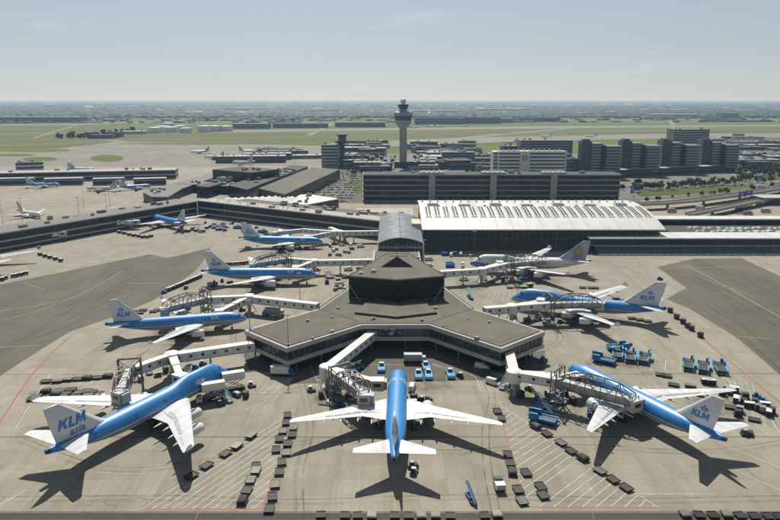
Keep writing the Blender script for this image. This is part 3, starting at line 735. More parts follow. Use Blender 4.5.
for k, (ya, yb, w) in enumerate(((136.6, 131.2, .5), (133.2, 129.6, .35), (128.2, 122.8, .4), (123.2, 120.6, .3), (119.4, 117.2, .25), (117.2, 115.6, .22))): strip('taxiway', [(-60, ya + w), (360, (ya + yb) / 2 + w + .4), (840, yb + w), (840, yb), (360, (ya + yb) / 2 + .4), (-60, ya)], ('asphalt', 'concrete_far')[k % 2], -.34 - .01 * k)
for k in (0, 3, 7): x = 30 + k * 92; strip('taxiway', [(x, 138 - k * .9), (x + 6, 138 - k * .9), (x + 60 - k * 9, 121.5 - k * .3), (x + 57 - k * 9, 121.5 - k * .3)], 'concrete_far', -.325)

# oil and rubber left at the stands
for k, (x, y, rx, ry) in enumerate(((170, 425, 42, 14), (398, 412, 30, 16), (640, 412, 40, 14), (185, 333, 40, 9), (270, 284, 36, 7), (590, 320, 44, 9), (535, 280, 38, 6), (430, 385, 34, 9), (330, 398, 26, 9), (530, 398, 26, 9), (285, 250, 30, 5), (360, 300, 16, 10), (230, 395, 22, 8), (620, 362, 44, 8), (720, 405, 36, 12), (60, 395, 40, 9), (470, 285, 18, 8))):
    c = P(x, y); a, b = P(x + rx, y), P(x, y - ry); w, h = a.x - c.x, b.y - c.y; m = MB(); m.poly([(c.x - w, c.y - h, .0185 + k * .0001), (c.x + w, c.y - h, .0185 + k * .0001), (c.x + w, c.y + h, .0185 + k * .0001), (c.x - w, c.y + h, .0185 + k * .0001)]); struct('oil_stain', m, G['stain'], fix=False)
m = MB(); rt = random.Random(21)
for k, pts in enumerate(([(20, 440), (120, 470), (260, 452), (330, 440), (440, 452), (560, 446), (700, 452), (800, 440)], [(0, 500), (150, 498), (300, 502), (480, 497), (640, 501), (800, 498)], [(300, 520), (300, 470), (310, 430), (306, 400), (300, 378)], [(498, 520), (488, 470), (486, 430), (492, 400), (485, 378)], [(120, 410), (200, 395), (280, 392), (310, 386)], [(250, 360), (236, 345), (240, 330), (300, 310), (335, 290), (355, 265)], [(545, 350), (560, 335), (520, 312), (470, 290), (450, 265)], [(560, 420), (640, 375), (700, 380), (780, 430)], [(100, 350), (170, 345), (230, 350)], [(300, 268), (360, 256), (372, 245)], [(440, 262), (520, 258), (600, 262), (640, 275)], [(150, 243), (230, 240), (300, 258)], [(60, 262), (160, 240), (230, 236)])):
    for d in (-1.1, -.75, .9, 1.25): q = [Vector((p.x, p.y, 0)) for p in smooth_pts(PP(pts), 6)]; o_ = rt.uniform(-.2, .2); q = [p + Vector((-(q[min(i + 1, len(q) - 1)] - q[max(i - 1, 0)]).y, (q[min(i + 1, len(q) - 1)] - q[max(i - 1, 0)]).x, 0)).normalized() * (d + o_) for i, p in enumerate(q)]; ribbon(m, q, .28, .0205)
for pts in ([(0, 330), (60, 312), (110, 290), (160, 268), (205, 252)], [(0, 350), (50, 330), (100, 308), (150, 282)], [(0, 300), (60, 288), (130, 268)], [(670, 270), (720, 290), (790, 330)], [(700, 262), (750, 285), (800, 310)], [(690, 300), (740, 330), (800, 380)]):
    for d in (-3.2, -2.7, 2.6, 3.1): q = smooth_pts(PP(pts), 6); q = [p + Vector((-(q[min(i + 1, len(q) - 1)] - q[max(i - 1, 0)]).y, (q[min(i + 1, len(q) - 1)] - q[max(i - 1, 0)]).x, 0)).normalized() * d for i, p in enumerate(q)]; ribbon(m, q, .45, .0205)
struct('tyre_track', m, G['track'], fix=False)

m = MB()
for pts in ([(60, 170), (70, 158), (84, 148), (110, 142)], [(70, 158), (100, 163), (140, 166), (180, 160)], [(125, 158), (150, 163), (175, 168)], [(0, 164), (50, 165), (110, 168)], [(60, 150), (64, 156), (72, 162)], [(140, 148), (160, 153), (190, 158)]): ribbon(m, smooth_pts(PP(pts, -.3)), .5, -.28)
struct('far_guide_line', m, G['paint_line_yellow'], fix=False)
sheet('yard_paving', PP([(650, 222), (640, 200), (800, 197), (800, 222)], -.02), 'concrete', -.02)
# ================================================================== buildings
def area(p): return sum(p[i][0] * p[(i + 1) % len(p)][1] - p[(i + 1) % len(p)][0] * p[i][1] for i in range(len(p))) / 2
def ccw(p): p = [Vector((q[0], q[1], 0)) for q in p]; return p if area(p) > 0 else p[::-1]
def inset(p, d):
    p = ccw(p); n = len(p); out = []
    for i in range(n):
        a, b, c = p[i - 1], p[i], p[(i + 1) % n]; u = (b - a).normalized(); v = (c - b).normalized()
        nu, nv = Vector((-u.y, u.x, 0)), Vector((-v.y, v.x, 0)); k = 1 + nu.dot(nv); out.append(b + (nu + nv) * (d / max(k, .3)))
    return out
def rect(x0, x1, y0, y1): return [Vector((x0, y0, 0)), Vector((x1, y0, 0)), Vector((x1, y1, 0)), Vector((x0, y1, 0))]
def quad_from(a, b, depth):
    """footprint: front edge a->b (seen left to right) and a depth away from the camera"""
    a = Vector((a[0], a[1], 0)); b = Vector((b[0], b[1], 0)); d = (b - a).normalized(); n = Vector((-d.y, d.x, 0)) * depth; return [a, b, b + n, a + n]
def mullions(parent, poly, z0, z1, step, w, mat, off=.0, name='mullion', only=None):
    m = MB(); p = ccw(poly); n = len(p)
    for i in range(n):
        if only and i not in only: continue
        a, b = p[i], p[(i + 1) % n]; L = (b - a).length; k = max(1, int(L / step)); rz = math.atan2((b - a).y, (b - a).x)
        for j in range(k + 1):
            q = a.lerp(b, j / k); m.box(q.x, q.y, (z0 + z1) / 2, w, w, z1 - z0, rz)
    return tag(m.build(name, G[mat], parent, fix=False), kind='stuff') if m.v else None
def building(name, label, cat, poly, z0, floors, wall='spandrel', glass='dark_glass', roof='roof_mid', base=0.0, mull=0, group=None, parapet=.7, units=0, ins=.35, seed=0, mullmat=None):
    poly = ccw(poly); c = sum(poly, Vector()) / len(poly); loc = Vector((c.x, c.y, z0)); lp = [q - Vector((c.x, c.y, 0)) for q in poly]
    t = thing(name, label, cat, loc, 0, group); top = base + sum(a + b for a, b in floors) + parapet
    m = MB(); m.prism(inset(lp, ins), 0, top - .25, 0); m.build('glazing', G[glass], t)
    if base: mm = MB(); mm.prism(inset(lp, ins * .5), 0, base, 0); mm.build('plinth_wall', G['facade_dark'], t)
    z = base
    for k, (a, b) in enumerate(floors):
        m = MB(); m.prism(lp, z, z + a); m.build('spandrel', G[wall], t)
        if mull: mullions(t, inset(lp, ins * .6), z + a, z + a + b, mull, .22 if b < 6 else .35, mullmat or wall)
        z += a + b
    m = MB(); m.prism(lp, z, z + parapet); m.build('parapet', G[wall], t)
    m = MB(); m.prism(inset(lp, .6), z + .1, z + parapet + .06); r = m.build('roof', G[roof], t)
    rnd = random.Random(seed + int(abs(c.x) * 7 + abs(c.y)))
    a, b, d = lp[0], lp[1], lp[-1]
    for k in range(units):
        u, v = rnd.uniform(.1, .9), rnd.uniform(.2, .8); q = a + (b - a) * u + (d - a) * v; s = rnd.uniform(2, 5.5)
        m = MB(); h = rnd.uniform(1.2, 2.8); m.box(q.x, q.y, top + h / 2, s, s * rnd.uniform(.4, .9), h, math.atan2((b - a).y, (b - a).x)); m.box(q.x, q.y, top + h + .12, s * .6, s * .3, .24, math.atan2((b - a).y, (b - a).x)); m.build('roof_unit', G['plant_metal'], r)
    return t

# ------------------------------------------------ pier head with three prongs
RZ = 11.0
HEAD = PP([(244.4, 330.4), (286.7, 348.3), (361.7, 325), (429, 324.8), (501, 348.6), (545, 331.5), (473.5, 308.8), (447, 289)], RZ) + [Vector((17.2, 330, 0)), Vector((17.2, 383, 0)), Vector((-9.6, 383, 0)), Vector((-9.6, 330, 0))] + PP([(347, 289), (318.5, 308.8)], RZ)
pier = thing('pier_head_terminal', 'taupe roofed Y-shaped pier head with a tall black glazed hall in its middle', 'terminal', (3, 270, 0))
def loc_(pts, o): return [Vector((p[0] - o[0], p[1] - o[1], 0)) for p in pts]
hp = ccw(loc_(HEAD, (3, 270)))
m = MB(); m.prism(inset(hp, 4.0), 0, 4.6); m.build('ground_floor', G['facade_black'], pier)
m = MB(); m.prism(hp, 4.3, 5.9); m.build('lower_fascia', G['spandrel'], pier)
m = MB(); m.prism(inset(hp, .55), 5.7, 9.7); wb = m.build('window_band', G['dark_glass'], pier)
mullions(pier, inset(hp, .42), 5.9, 9.3, 2.4, .14, 'office_grey')
m = MB(); m.prism(inset(hp, .45), 7.2, 7.32); m.build('transom', G['spandrel_dark'], pier)
m = MB(); m.prism(hp, 9.3, RZ); m.build('upper_fascia', G['spandrel'], pier)
m = MB(); m.prism(inset(hp, .9), RZ - .2, RZ + .05); m.build('gutter', G['joint_dark'], pier)
m = MB(); m.prism(inset(hp, 1.5), RZ - .1, RZ + .18); roof = m.build('roof', G['roof_felt'], pier)
m = MB(); q = inset(hp, 3.6); q2 = inset(hp, 3.95); n = len(q)
for i in range(n): m.add([(q[i].x, q[i].y, RZ + .19), (q[(i + 1) % n].x, q[(i + 1) % n].y, RZ + .19), (q2[(i + 1) % n].x, q2[(i + 1) % n].y, RZ + .19), (q2[i].x, q2[i].y, RZ + .19)], [(0, 1, 2, 3)])
m.build('roof_joint', G['joint_dark'], roof, fix=False)
for a, b in (((318.5, 308.8), (358, 322)), ((473.5, 308.8), (432, 322)), ((347, 289), (318.5, 308.8)), ((447, 289), (473.5, 308.8))):
    a, b = loc_([P(a[0], a[1], RZ), P(b[0], b[1], RZ)], (3, 270)); m = MB(); m.bar((a.x, a.y, RZ + .2), (b.x, b.y, RZ + .2), .3, .12); m.build('roof_seam', G['joint_dark'], roof)
for i in range(len(hp)):     # columns of the open ground floor
    a, b = inset(hp, 1.2)[i], inset(hp, 1.2)[(i + 1) % len(hp)]
    if a.y > 32 and b.y > 32: continue
    k = max(1, int((b - a).length / 11))
    for j in range(k):
        p = a.lerp(b, (j + .3) / k); m = MB(); m.tube((p.x, p.y, 0), (p.x, p.y, 4.4), .3, .3, 8); m.box(p.x, p.y, .2, .8, .8, .4); m.build('column', G['office_grey'], pier)
rv = random.Random(11)
for k in range(22):     # vents, ducts and hatches on the felt roof
    e = hp[k % len(hp)] * rv.uniform(.45, .80)
    if abs(e.y - 10) < 16 and abs(e.x) < 24 and e.y > 4: continue
    s_ = rv.uniform(.5, 1.3); m = MB(); m.box(e.x, e.y, RZ + .18 + s_ * .35, s_, s_ * rv.uniform(.6, 1.6), s_ * .7, rv.uniform(0, 1)); m.box(e.x, e.y, RZ + .22 + s_ * .7, s_ * 1.15, s_ * .8, .08); m.build('roof_vent', G['plant_metal'], roof)
# hall
hl = loc_([(-19.2, 285.2), (3.0, 278.3), (25.0, 285.2), (10.2, 329), (-2.4, 329)], (3, 270)); hl = ccw(hl); HZ = 21.6
m = MB(); m.prism(inset(hl, .7), 10.9, HZ - .5); hall = m.build('hall_glazing', G['hall_black'], pier)
mullions(hall, inset(hl, .62), 11.6, HZ - .5, 2.2, .10, 'facade_dark')
for z_ in (14.2, 16.8, 19.4): m = MB(); m.prism(inset(hl, .60), z_, z_ + .12); m.build('transom', G['facade_dark'], hall)
m = MB(); m.prism(hl, HZ - .6, HZ); hr = m.build('hall_roof', G['roof_felt'], pier)
m = MB(); q = inset(hl, .45); q2 = inset(hl, .0); n = len(q)
m.prism(inset(hl, -.15), HZ - .72, HZ - .2); m.build('hall_fascia', G['roof_dark'], hr)
for i in range(n): mm = MB(); a, b = q[i], q[(i + 1) % n]; mm.bar((a.x, a.y, HZ + .08), (b.x, b.y, HZ + .08), .4, .2); mm.build('roof_kerb', G['joint_dark'], hr)
s0 = loc_([(-4.4, 301), (11.0, 301), (3.3, 312)], (3, 270)); m = MB(); a, b, c = s0
ap = Vector((3.3 - 3, 311 - 270, 0)); m.add([(a.x, a.y, HZ + .1), (b.x, b.y, HZ + .1), (ap.x, ap.y, HZ + .1), (ap.x, ap.y - 2.2, HZ + 3.4)], [(0, 1, 3), (1, 2, 3), (2, 0, 3)]); m.build('rooflight', G['matt_black'], hr)
for (x, y, sx, sy, sz) in ((-7.5, 292, 2, 1.4, 1.2), (4, 324, 9, .5, .5), (-13, 289, 1.6, 1.2, .9), (14, 318, 1.4, 1.4, 1)): m = MB(); m.box(x - 3, y - 270, HZ + sz / 2, sx, sy, sz); m.build('roof_unit', G['panel_grey'], hr)
for sgn in (-1, 1):
    m = MB(); x0 = 3 + 21.2 * sgn; m.bar((x0 - 3, 284.2 - 270, HZ - 3.6), (x0 - 3 - sgn * 5, 280.6 - 270, 11.6), .18); m.build('brace', G['panel_grey'], pier)
# plant ledge at the foot of the hall
for k, (xa, ya, xb, yb) in enumerate(((-17.5, 283.6, -9, 281), (-7.5, 280.4, 1.5, 277.6), (4.5, 277.6, 13, 280.2), (14.5, 280.8, 23.5, 283.6))):
    m = MB(); m.bar((xa - 3, ya - 270, 11.75), (xb - 3, yb - 270, 11.75), 1.3, 1.0)
    for j in range(9): t_ = (j + .5) / 9; m.box(xa + (xb - xa) * t_ - 3, ya + (yb - ya) * t_ - 270, 12.32, .55, 1.0, .1, m=1)
    m.build('vent_row', [G['facade_dark'], G['steel']], pier)
# raised lower roof in front of the hall
pl = ccw(loc_([(-14.5, 263), (2.6, 257), (19.4, 263), (14.9, 278.6), (3, 275.8), (-9.8, 278.6)], (3, 270))); m = MB(); m.prism(pl, RZ, RZ + 1.1); m.build('raised_roof', G['roof_felt'], pier)
m = MB(); m.prism(inset(pl, -.15), RZ + .1, RZ + .75); m.build('raised_roof_edge', G['roof_dark'], pier)
m = MB()
for k in range(9): a = random.uniform(0, 6.3); m.box(1.5 + 3.2 * random.uniform(-1, 1) - 3, 249.5 + random.uniform(-.3, 1.2) - 270, 8.2 + random.uniform(-1, 1.6), random.uniform(.5, 1.6), .4, random.uniform(.5, 1.4), 0)
m.build('wall_plant', G['galv'], pier)
def mast(loc, h, label, zb=0.0, group='floodlight masts', lamps=True):
    t = thing('light_mast', label, 'light mast', (loc[0], loc[1], zb), 0, group)
    m = MB(); m.tube((0, 0, 0), (0, 0, h), .20, .10, 8); m.box(0, 0, .2, .9, .9, .4); m.build('pole', G['steel'], t)
    if lamps:
        m = MB(); m.box(0, 0, h, 2.2, .25, .25); m.build('crossarm', G['steel'], t)
        for x in (-.9, -.3, .3, .9): m = MB(); m.box(x, -.25, h - .15, .45, .4, .3); m.build('lamp_head', G['panel_grey'], t)
    return t
for x, y in ((250, 328.5), (288.3, 345)): p = P(x, y, RZ); mast((p.x, p.y), 11.5, 'thin floodlight mast rising from the roof edge of the left pier prong', RZ + .1, 'masts on the pier prong')
p = P(397.5, 257, HZ); mast((p.x, p.y - 1), 7, 'thin bare mast at the back of the black hall roof', HZ, None, False)

# ------------------------------------------------ vaulted connector behind the pier head
va = thing('vaulted_hall', 'grey metal barrel-vaulted hall behind the pier head', 'hall', (6.6, 384, 0))
def arch(x0, x1, z0, rise, n=14): return [(x0 + (x1 - x0) * i / n, z0 + rise * (1 - (2 * i / n - 1) ** 2)) for i in range(n + 1)]
for y0, y1 in ((0, 14.8), (15.0, 29.8), (30.0, 44.8), (45.0, 59.8), (60.0, 74.8), (75.0, 88)):
    pr = arch(-13.9, 13.3, 15.2, 3.4); low = [(x, z - .5) for x, z in pr][::-1]; ring = pr + low
    m = MB(); m.loft([[(x, y0, z) for x, z in ring], [(x, y1, z) for x, z in ring]]); m.build('roof_bay', G['roof_vault'], va, smooth=30)
m = MB(); pr = arch(-13.4, 12.8, 14.9, 3.2); m.loft([[(x, 1.2, z) for x, z in [(-13.4, 0)] + pr + [(12.8, 0)]], [(x, 87, z) for x, z in [(-13.4, 0)] + pr + [(12.8, 0)]]]); m.build('wall', G['facade_dark'], va)
for j in range(12): x = -12.6 + j * 2.3; m = MB(); m.box(x, .95, 7.4, .3, .4, 14.8); m.build('mullion', G['panel_grey'], va)
m = MB(); m.bar((-13.9, .9, 12.5), (13.3, .9, 12.5), .5, 1.4); m.build('beam', G['galv'], va)
for x, z in ((-.3, 18.75),): m = MB(); m.bar((x, 0, z), (x, 88, z), .35, .2); m.build('ridge_seam', G['joint_dark'], va)
m = MB(); m.bx(7.6, 13.8, 44, 62, 15.4, 18.8); m.build('plant_box', G['panel_cream'], va)
for s in (-13.6, 13.1): m = MB(); m.tube((s, -.6, 0), (s, -.6, 15.2), .35, .35, 8); m.build('column', G['panel_white'], va)

# ------------------------------------------------ departure hall with the white curved roof
T0 = (101, 431, 0); wt = thing('white_roof_terminal', 'long departure hall with a curved white roof and rows of skylights', 'terminal', T0)
X0, X1 = -80.0, 80.3
PR = [(-1.5, 14.7), (6, 17.0), (17, 19.6), (27, 21.4), (36, 22.5), (46, 23.4), (53, 23.8), (64, 23.5), (76, 22.4), (88, 20.4)]
def zroof(y): return float(np.interp(y, [a for a, b in PR], [b for a, b in PR]))
nb = 16
for k in range(nb):
    a, b = X0 + (X1 - X0) * k / nb + .0, X0 + (X1 - X0) * (k + 1) / nb - .12
    up = [(y, z) for y, z in PR]; ring = up + [(y, z - .8) for y, z in up[::-1]]
    m = MB(); m.loft([[(a, y, z) for y, z in ring], [(b, y, z) for y, z in ring]]); m.build('roof_panel', G['roof_white'], wt, smooth=20)
m = MB(); ring = [(2.0, 0)] + [(y, z - .9) for y, z in PR if 2 < y < 86] + [(86, 0)]; m.loft([[(X0 + 1, y, z) for y, z in ring], [(X1 - 2, y, z) for y, z in ring]]); m.build('glazed_wall', G['facade_black'], wt)
for z in (3.6, 7.6, 11.4): m = MB(); m.bx(X0 + 1, X1 - 2, 1.5, 1.9, z, z + .5); m.build('transom', G['spandrel_dark'], wt)
for j in range(41): x = X0 + 1.5 + j * 3.9; m = MB(); m.box(x, 1.6, 7.3, .28, .45, 14.6); m.build('mullion', G['spandrel_dark'], wt)
for k in range(25):
    x = X0 + 5.5 + k * 6.25; y0, y1 = 16.0, 39.5
    s = thing_part = MB(); za, zb_ = zroof(y0), zroof(y1)
    ys_ = (y0, y0 + 1.2, 24, 31, y1); s.loft([[(x - 2.2, y, zroof(y) - .2), (x + 2.2, y, zroof(y) - .2), (x + 2.1, y, zroof(y) + (.7 if y > y0 else .0)), (x - 2.1, y, zroof(y) + (.7 if y > y0 else .0))] for y in ys_])
    sk = s.build('skylight', G['roof_white'], wt)
    for sg in (-1, 1):
        g = MB(); xa = x + sg * 1.0 - .6; xb = x + sg * 1.0 + .6
        yp = (y0 + 2, 24, 31, y1 - .5); g.add([(q, y, zroof(y) + .80) for y in yp for q in (xa, xb)], [(2 * i, 2 * i + 1, 2 * i + 3, 2 * i + 2) for i in range(3)]); 
        g.build('skylight_pane', G['roof_glass'], sk, fix=False)
for k in range(7):
    x = X0 + 10 + k * 22.6; y = 46.5; z = zroof(y); m = MB(); m.box(x, y, z + .4, 8.5, 6, 1.0); h = m.build('roof_hatch', G['roof_white'], wt); m = MB(); m.box(x, y - .2, z + .95, 7.7, 5.2, .16); m.build('hatch_pane', G['facade_dark'] if k % 2 == 0 else G['panel_grey'], h)
for k in range(28): x = X0 + 3 + k * 5.7; y = 58; z = zroof(y); m = MB(); m.tube((x, y, z - .2), (x, y, z + 1.7), .75, .55, 8); m.build('roof_vent', G['panel_white'], wt)
for k in range(5): x = X0 + 14 + k * 33; m = MB(); m.box(x, 43, zroof(43) + .5, 1.6, 1.6, 1.2); m.build('roof_unit', G['panel_cream'], wt)

# ------------------------------------------------ right hand pier: long white roofs
rp = thing('canopy_pier', 'long low pier with a flat white roof edge right of the curved roof', 'terminal', (240, 426, 0))
for k in range(9):
    a = -110 + k * 30; m = MB(); m.bx(a, a + 29.8, -1.8, 18, 9.2, 10.0); m.build('roof_slab', G['roof_white'], rp)
m = MB(); m.bx(-108, 158, 1, 17, 0, 9.25); m.build('glazed_wall', G['facade_black'], rp)
for z in (4.2,): m = MB(); m.bx(-108, 158, .5, .9, z, z + .8); m.build('spandrel', G['panel_grey'], rp)
for j in range(60): m = MB(); m.box(-107 + j * 4.5, .7, 6.9, .2, .35, 4.4); m.build('mullion', G['spandrel_dark'], rp)
wk = thing('sloping_glass_walkway', 'low sloping blue-grey glazed walkway in front of the white roofed pier', 'walkway', (240, 416, 0))
for k in range(36):
    a = -106 + k * 4.3; m = MB(); m.add([(a, 0, .3), (a + 4.1, 0, .3), (a + 4.1, 8.2, 4.4), (a, 8.2, 4.4), (a, 8.2, 0), (a + 4.1, 8.2, 0), (a, 0, 0), (a + 4.1, 0, 0)], [(0, 1, 2, 3), (2, 3, 4, 5), (0, 1, 7, 6), (0, 3, 4, 6), (1, 2, 5, 7)]); m.build('glass_panel', G['walk_glass'] if 'walk_glass' in G else M('walk_glass', (.09, .105, .125), .35, var=.25, scale=.4), wk)
m = MB(); m.bar((-106, 8.6, 4.55), (48.5, 8.6, 4.55), .8, .35); m.build('ridge_beam', G['panel_grey'], wk)
dk = thing('parking_deck', 'dark flat deck dotted with white rooflights between two white roofed piers', 'deck', (260, 447, 0))
m = MB(); m.bx(-60, 150, 0, 44, 0, 5.8); m.build('deck', G['roof_dark'], dk)
for k in range(64):
    x = -40 + (k % 32) * 5.2 + random.uniform(-.8, .8); y = 20 + (k // 32) * 12 + random.uniform(-2, 2); m = MB(); m.box(x, y, 6.2, random.uniform(2.2, 4.2), random.uniform(3, 5.5), .9, random.uniform(-.2, .2), tx=.7, ty=.8); m.build('rooflight', G['car_white'], dk)
rp2 = thing('canopy_pier', 'long low block with a white roof edge behind the dotted dark deck', 'terminal', (260, 496, 0))
for k in range(7): a = -62 + k * 32; m = MB(); m.bx(a, a + 31.8, -2, 12, 9.4, 10.2); m.build('roof_slab', G['roof_white'], rp2)
m = MB(); m.bx(-60, 160, .5, 11.5, 0, 9.5); m.build('glazed_wall', G['facade_black'], rp2)
for j in range(50): m = MB(); m.box(-59 + j * 4.5, .3, 5, .2, .35, 8.8); m.build('mullion', G['spandrel_dark'], rp2)
sp = P(770, 204, 0); sh = thing('shelter', 'grey flat canopy on posts standing in the paved yard', 'shelter', (sp.x + 10, sp.y, 0))
m = MB(); m.bx(-22, 40, -8, 14, 6.4, 7.2); m.build('roof', G['panel_grey'], sh)
for x in (-18, -2, 14, 30): 
    for y in (-5, 11): m = MB(); m.box(x, y, 3.2, .5, .5, 6.4); m.build('post', G['steel'], sh)
m = MB(); m.bx(-10, 38, 0, 11, 0, 5.6); m.build('glazing', G['facade_dark'], sh)

# ------------------------------------------------ parking garage, low block, hotel, offices
gp = rect(-27, 226, 650, 676); gg = building('parking_garage', 'long dark parking garage with pale stair towers behind the curved white roof', 'garage', gp, 0, [(1.0, 4.1)] * 5, wall='office_band', glass='facade_black', roof='roof_dark', base=.0, units=10, parapet=1.0, ins=.9)
for x in (41, 101, 160):
    m = MB(); m.box(x - 99.5, -12.6, 13.2, 6.2, 5, 26.4); s = m.build('stair_tower', G['tower_grey'], gg)
    m = MB(); m.box(x - 99.5, -9, 27.6, 23, 12, 2.6); m.build('tower_cap', G['tower_grey'], s)
    for k in range(4): m = MB(); m.box(x - 99.5 - 8 + k * 5, -9, 29.5, 2, 2, 1.2); m.build('roof_unit', G['panel_white'], s)
building('link_block', 'low black glazed block with a white roof edge left of the curved white roof', 'building', rect(-27, 18, 505, 540), 0, [(.8, 9.5)], wall='panel_grey', glass='facade_black', roof='roof_light', mull=3, units=3)
ht = thing('hotel', 'white hotel slab with dark window bands and a round emblem on its blank bay', 'hotel', (170, 800, 0))
m = MB(); m.bx(-40, 41, .6, 16, 0, 35.5); m.build('glazing', G['dark_glass'], ht)
m = MB(); m.bx(-46, -40.2, 6, 26, 0, 36.5); w_ = m.build('end_wing', G['hotel_white'], ht)
for k in range(8):
    z = 2 + k * 4.2
    for xa, xb in ((-40, -15), (-3.2, 41)): m = MB(); m.bx(xa, xb, 0, 16.4, z, z + 2.5); m.build('spandrel', G['hotel_white'], ht)
    m = MB(); m.bx(-45.6, -40.6, 5.6, 6.0, z + 2.5, z + 4.0); m.build('window', G['dark_glass'], w_)
m = MB(); m.bx(-15.2, -3, -.6, 16.2, 0, 37.6); by = m.build('blank_bay', G['hotel_white'], ht)
m = MB(); m.bx(-40.3, 41.3, -.2, 16.8, 35.5, 37.2); m.build('parapet', G['hotel_white'], ht)
for x in (40, -40.2): m = MB(); m.bx(x - .6, x + .6, -.35, 16.9, 0, 37.3); m.build('end_wall', G['hotel_white'], ht)
m = MB(); m.bx(-40, 41, .2, 16, 37.2, 37.5); rr = m.build('roof', G['roof_light'], ht)
for k in range(12): m = MB(); m.box(-34 + k * 6.2, 8 + random.uniform(-3, 3), 38.4, random.uniform(1.5, 4), 2.4, 1.8); m.build('roof_unit', G['panel_white'], rr)
m = MB(); N = 20; o_ = [(-9 + 3.3 * math.cos(2 * math.pi * i / N), -.68, 29.5 + 3.9 * math.sin(2 * math.pi * i / N)) for i in range(N)]; i_ = [(-9 + 2.6 * math.cos(2 * math.pi * i / N), -.68, 29.5 + 3.2 * math.sin(2 * math.pi * i / N)) for i in range(N)]
m.add(o_ + i_, [(i, (i + 1) % N, N + (i + 1) % N, N + i) for i in range(N)])
for dx in (-1.3, 0, 1.3): m.add([(-9 + dx - .35, -.66, 27.6), (-9 + dx + .35, -.66, 27.6), (-9 + dx * 1.15 + .35, -.66, 31.4), (-9 + dx * 1.15 - .35, -.66, 31.4)], [(0, 1, 2, 3)])
m.build('emblem', G['facade_dark'], by, fix=False)
def office(x, y, label, seed, h=43):
    t = thing('office_tower', label, 'office tower', (x, y, 0), R_(-4), 'dark office towers in a row')
    m = MB(); m.bx(-22, -10, 2, 26, 0, h + 3); c_ = m.build('core', G['facade_dark'], t)
    m = MB(); m.bx(-20, -12, 6, 20, h + 3, h + 5.5); m.build('roof_unit', G['spandrel_dark'], c_)
    def round_plan(x0, x1, y0, y1, r=6):
        pts = []
        for cx, cy, a0 in ((x1 - r, y0 + r, -90), (x1 - 1, y1 - 1, 0), (x0 + 1, y1 - 1, 90), (x0 + 1, y0 + 1, 180)):
            rr_ = r if (cx, cy) == (x1 - r, y0 + r) else 1
            for k in range(6): a = R_(a0 + k * 18); pts.append(Vector((cx + rr_ * math.cos(a), cy + rr_ * math.sin(a), 0)))
        return pts
    for i, (x0, x1, y0, hh) in enumerate(((-10, 4.5, 0, h), (7.5, 27, -5, h - 3))):
        pl_ = round_plan(x0, x1, y0, 24); m = MB(); m.prism(inset(pl_, .5), 5, hh - .5); w_ = m.build('wing_glazing', G['dark_glass'], t)
        k = 0; z = 6.0
        while z < hh - 1.5: m = MB(); m.prism(pl_, z, z + 1.7); m.build('spandrel', G['office_band'], w_); z += 3.7
        m = MB(); m.prism(pl_, hh - 1.2, hh + .4); m.build('parapet', G['office_grey'], w_)
    m = MB(); m.bx(4.5, 7.5, 1.5, 22, 4, h - 2); m.build('dark_slot', G['facade_black'], t)
    for xx in (-8, 0, 10, 18, 25): m = MB(); m.tube((xx, 1, 0), (xx, 1, 6.2), .6, .6, 8); m.build('column', G['concrete_wall'], t)
    m = MB(); m.bx(-22, 27, 6, 23, 0, 5.4); m.build('lobby_glazing', G['facade_black'], t)
    return t
for k, (px, lab) in enumerate(((600, 'dark rounded office tower nearest to the white hotel in the row'), (640, 'second dark rounded office tower from the hotel'), (680, 'third dark rounded office tower from the hotel'), (720, 'dark rounded office tower at the end of the row farthest from the hotel'))):
    y = 850 + k * 26; office((px - 390) / F_PX * (y * .972 + 15), y, lab, k, 43 - k * 1.2)
building('office_plinth', 'low dark podium with columns under the office towers', 'podium', quad_from((252, 836), (455, 912), 16), 0, [(1.0, 4.0), (1.2, 3.0)], wall='spandrel_dark', glass='facade_black', roof='roof_light')
building('office_block', 'grey banded office block standing behind the white hotel', 'office', quad_from((196, 1010), (275, 1012), 30), 0, [(1.5, 2.2)] * 10, wall='office_band', roof='roof_mid', units=4)
building('office_block', 'small grey block left of the banded office behind the hotel', 'office', quad_from((172, 1030), (198, 1030), 24), 0, [(1.5, 2.4)] * 7, wall='office_grey', roof='roof_mid', units=2)
building('office_block', 'pale stepped office tower rising behind the row of dark office towers', 'office', quad_from((462, 1100), (520, 1100), 30), 0, [(1.8, 2.0)] * 13, wall='office_band', roof='roof_mid', units=5)
building('office_block', 'grey low office with a roof storey left of the white hotel', 'office', quad_from((78, 1010), (128, 1010), 24), 0, [(1.5, 2.4)] * 5, wall='office_band', roof='roof_mid', units=4)

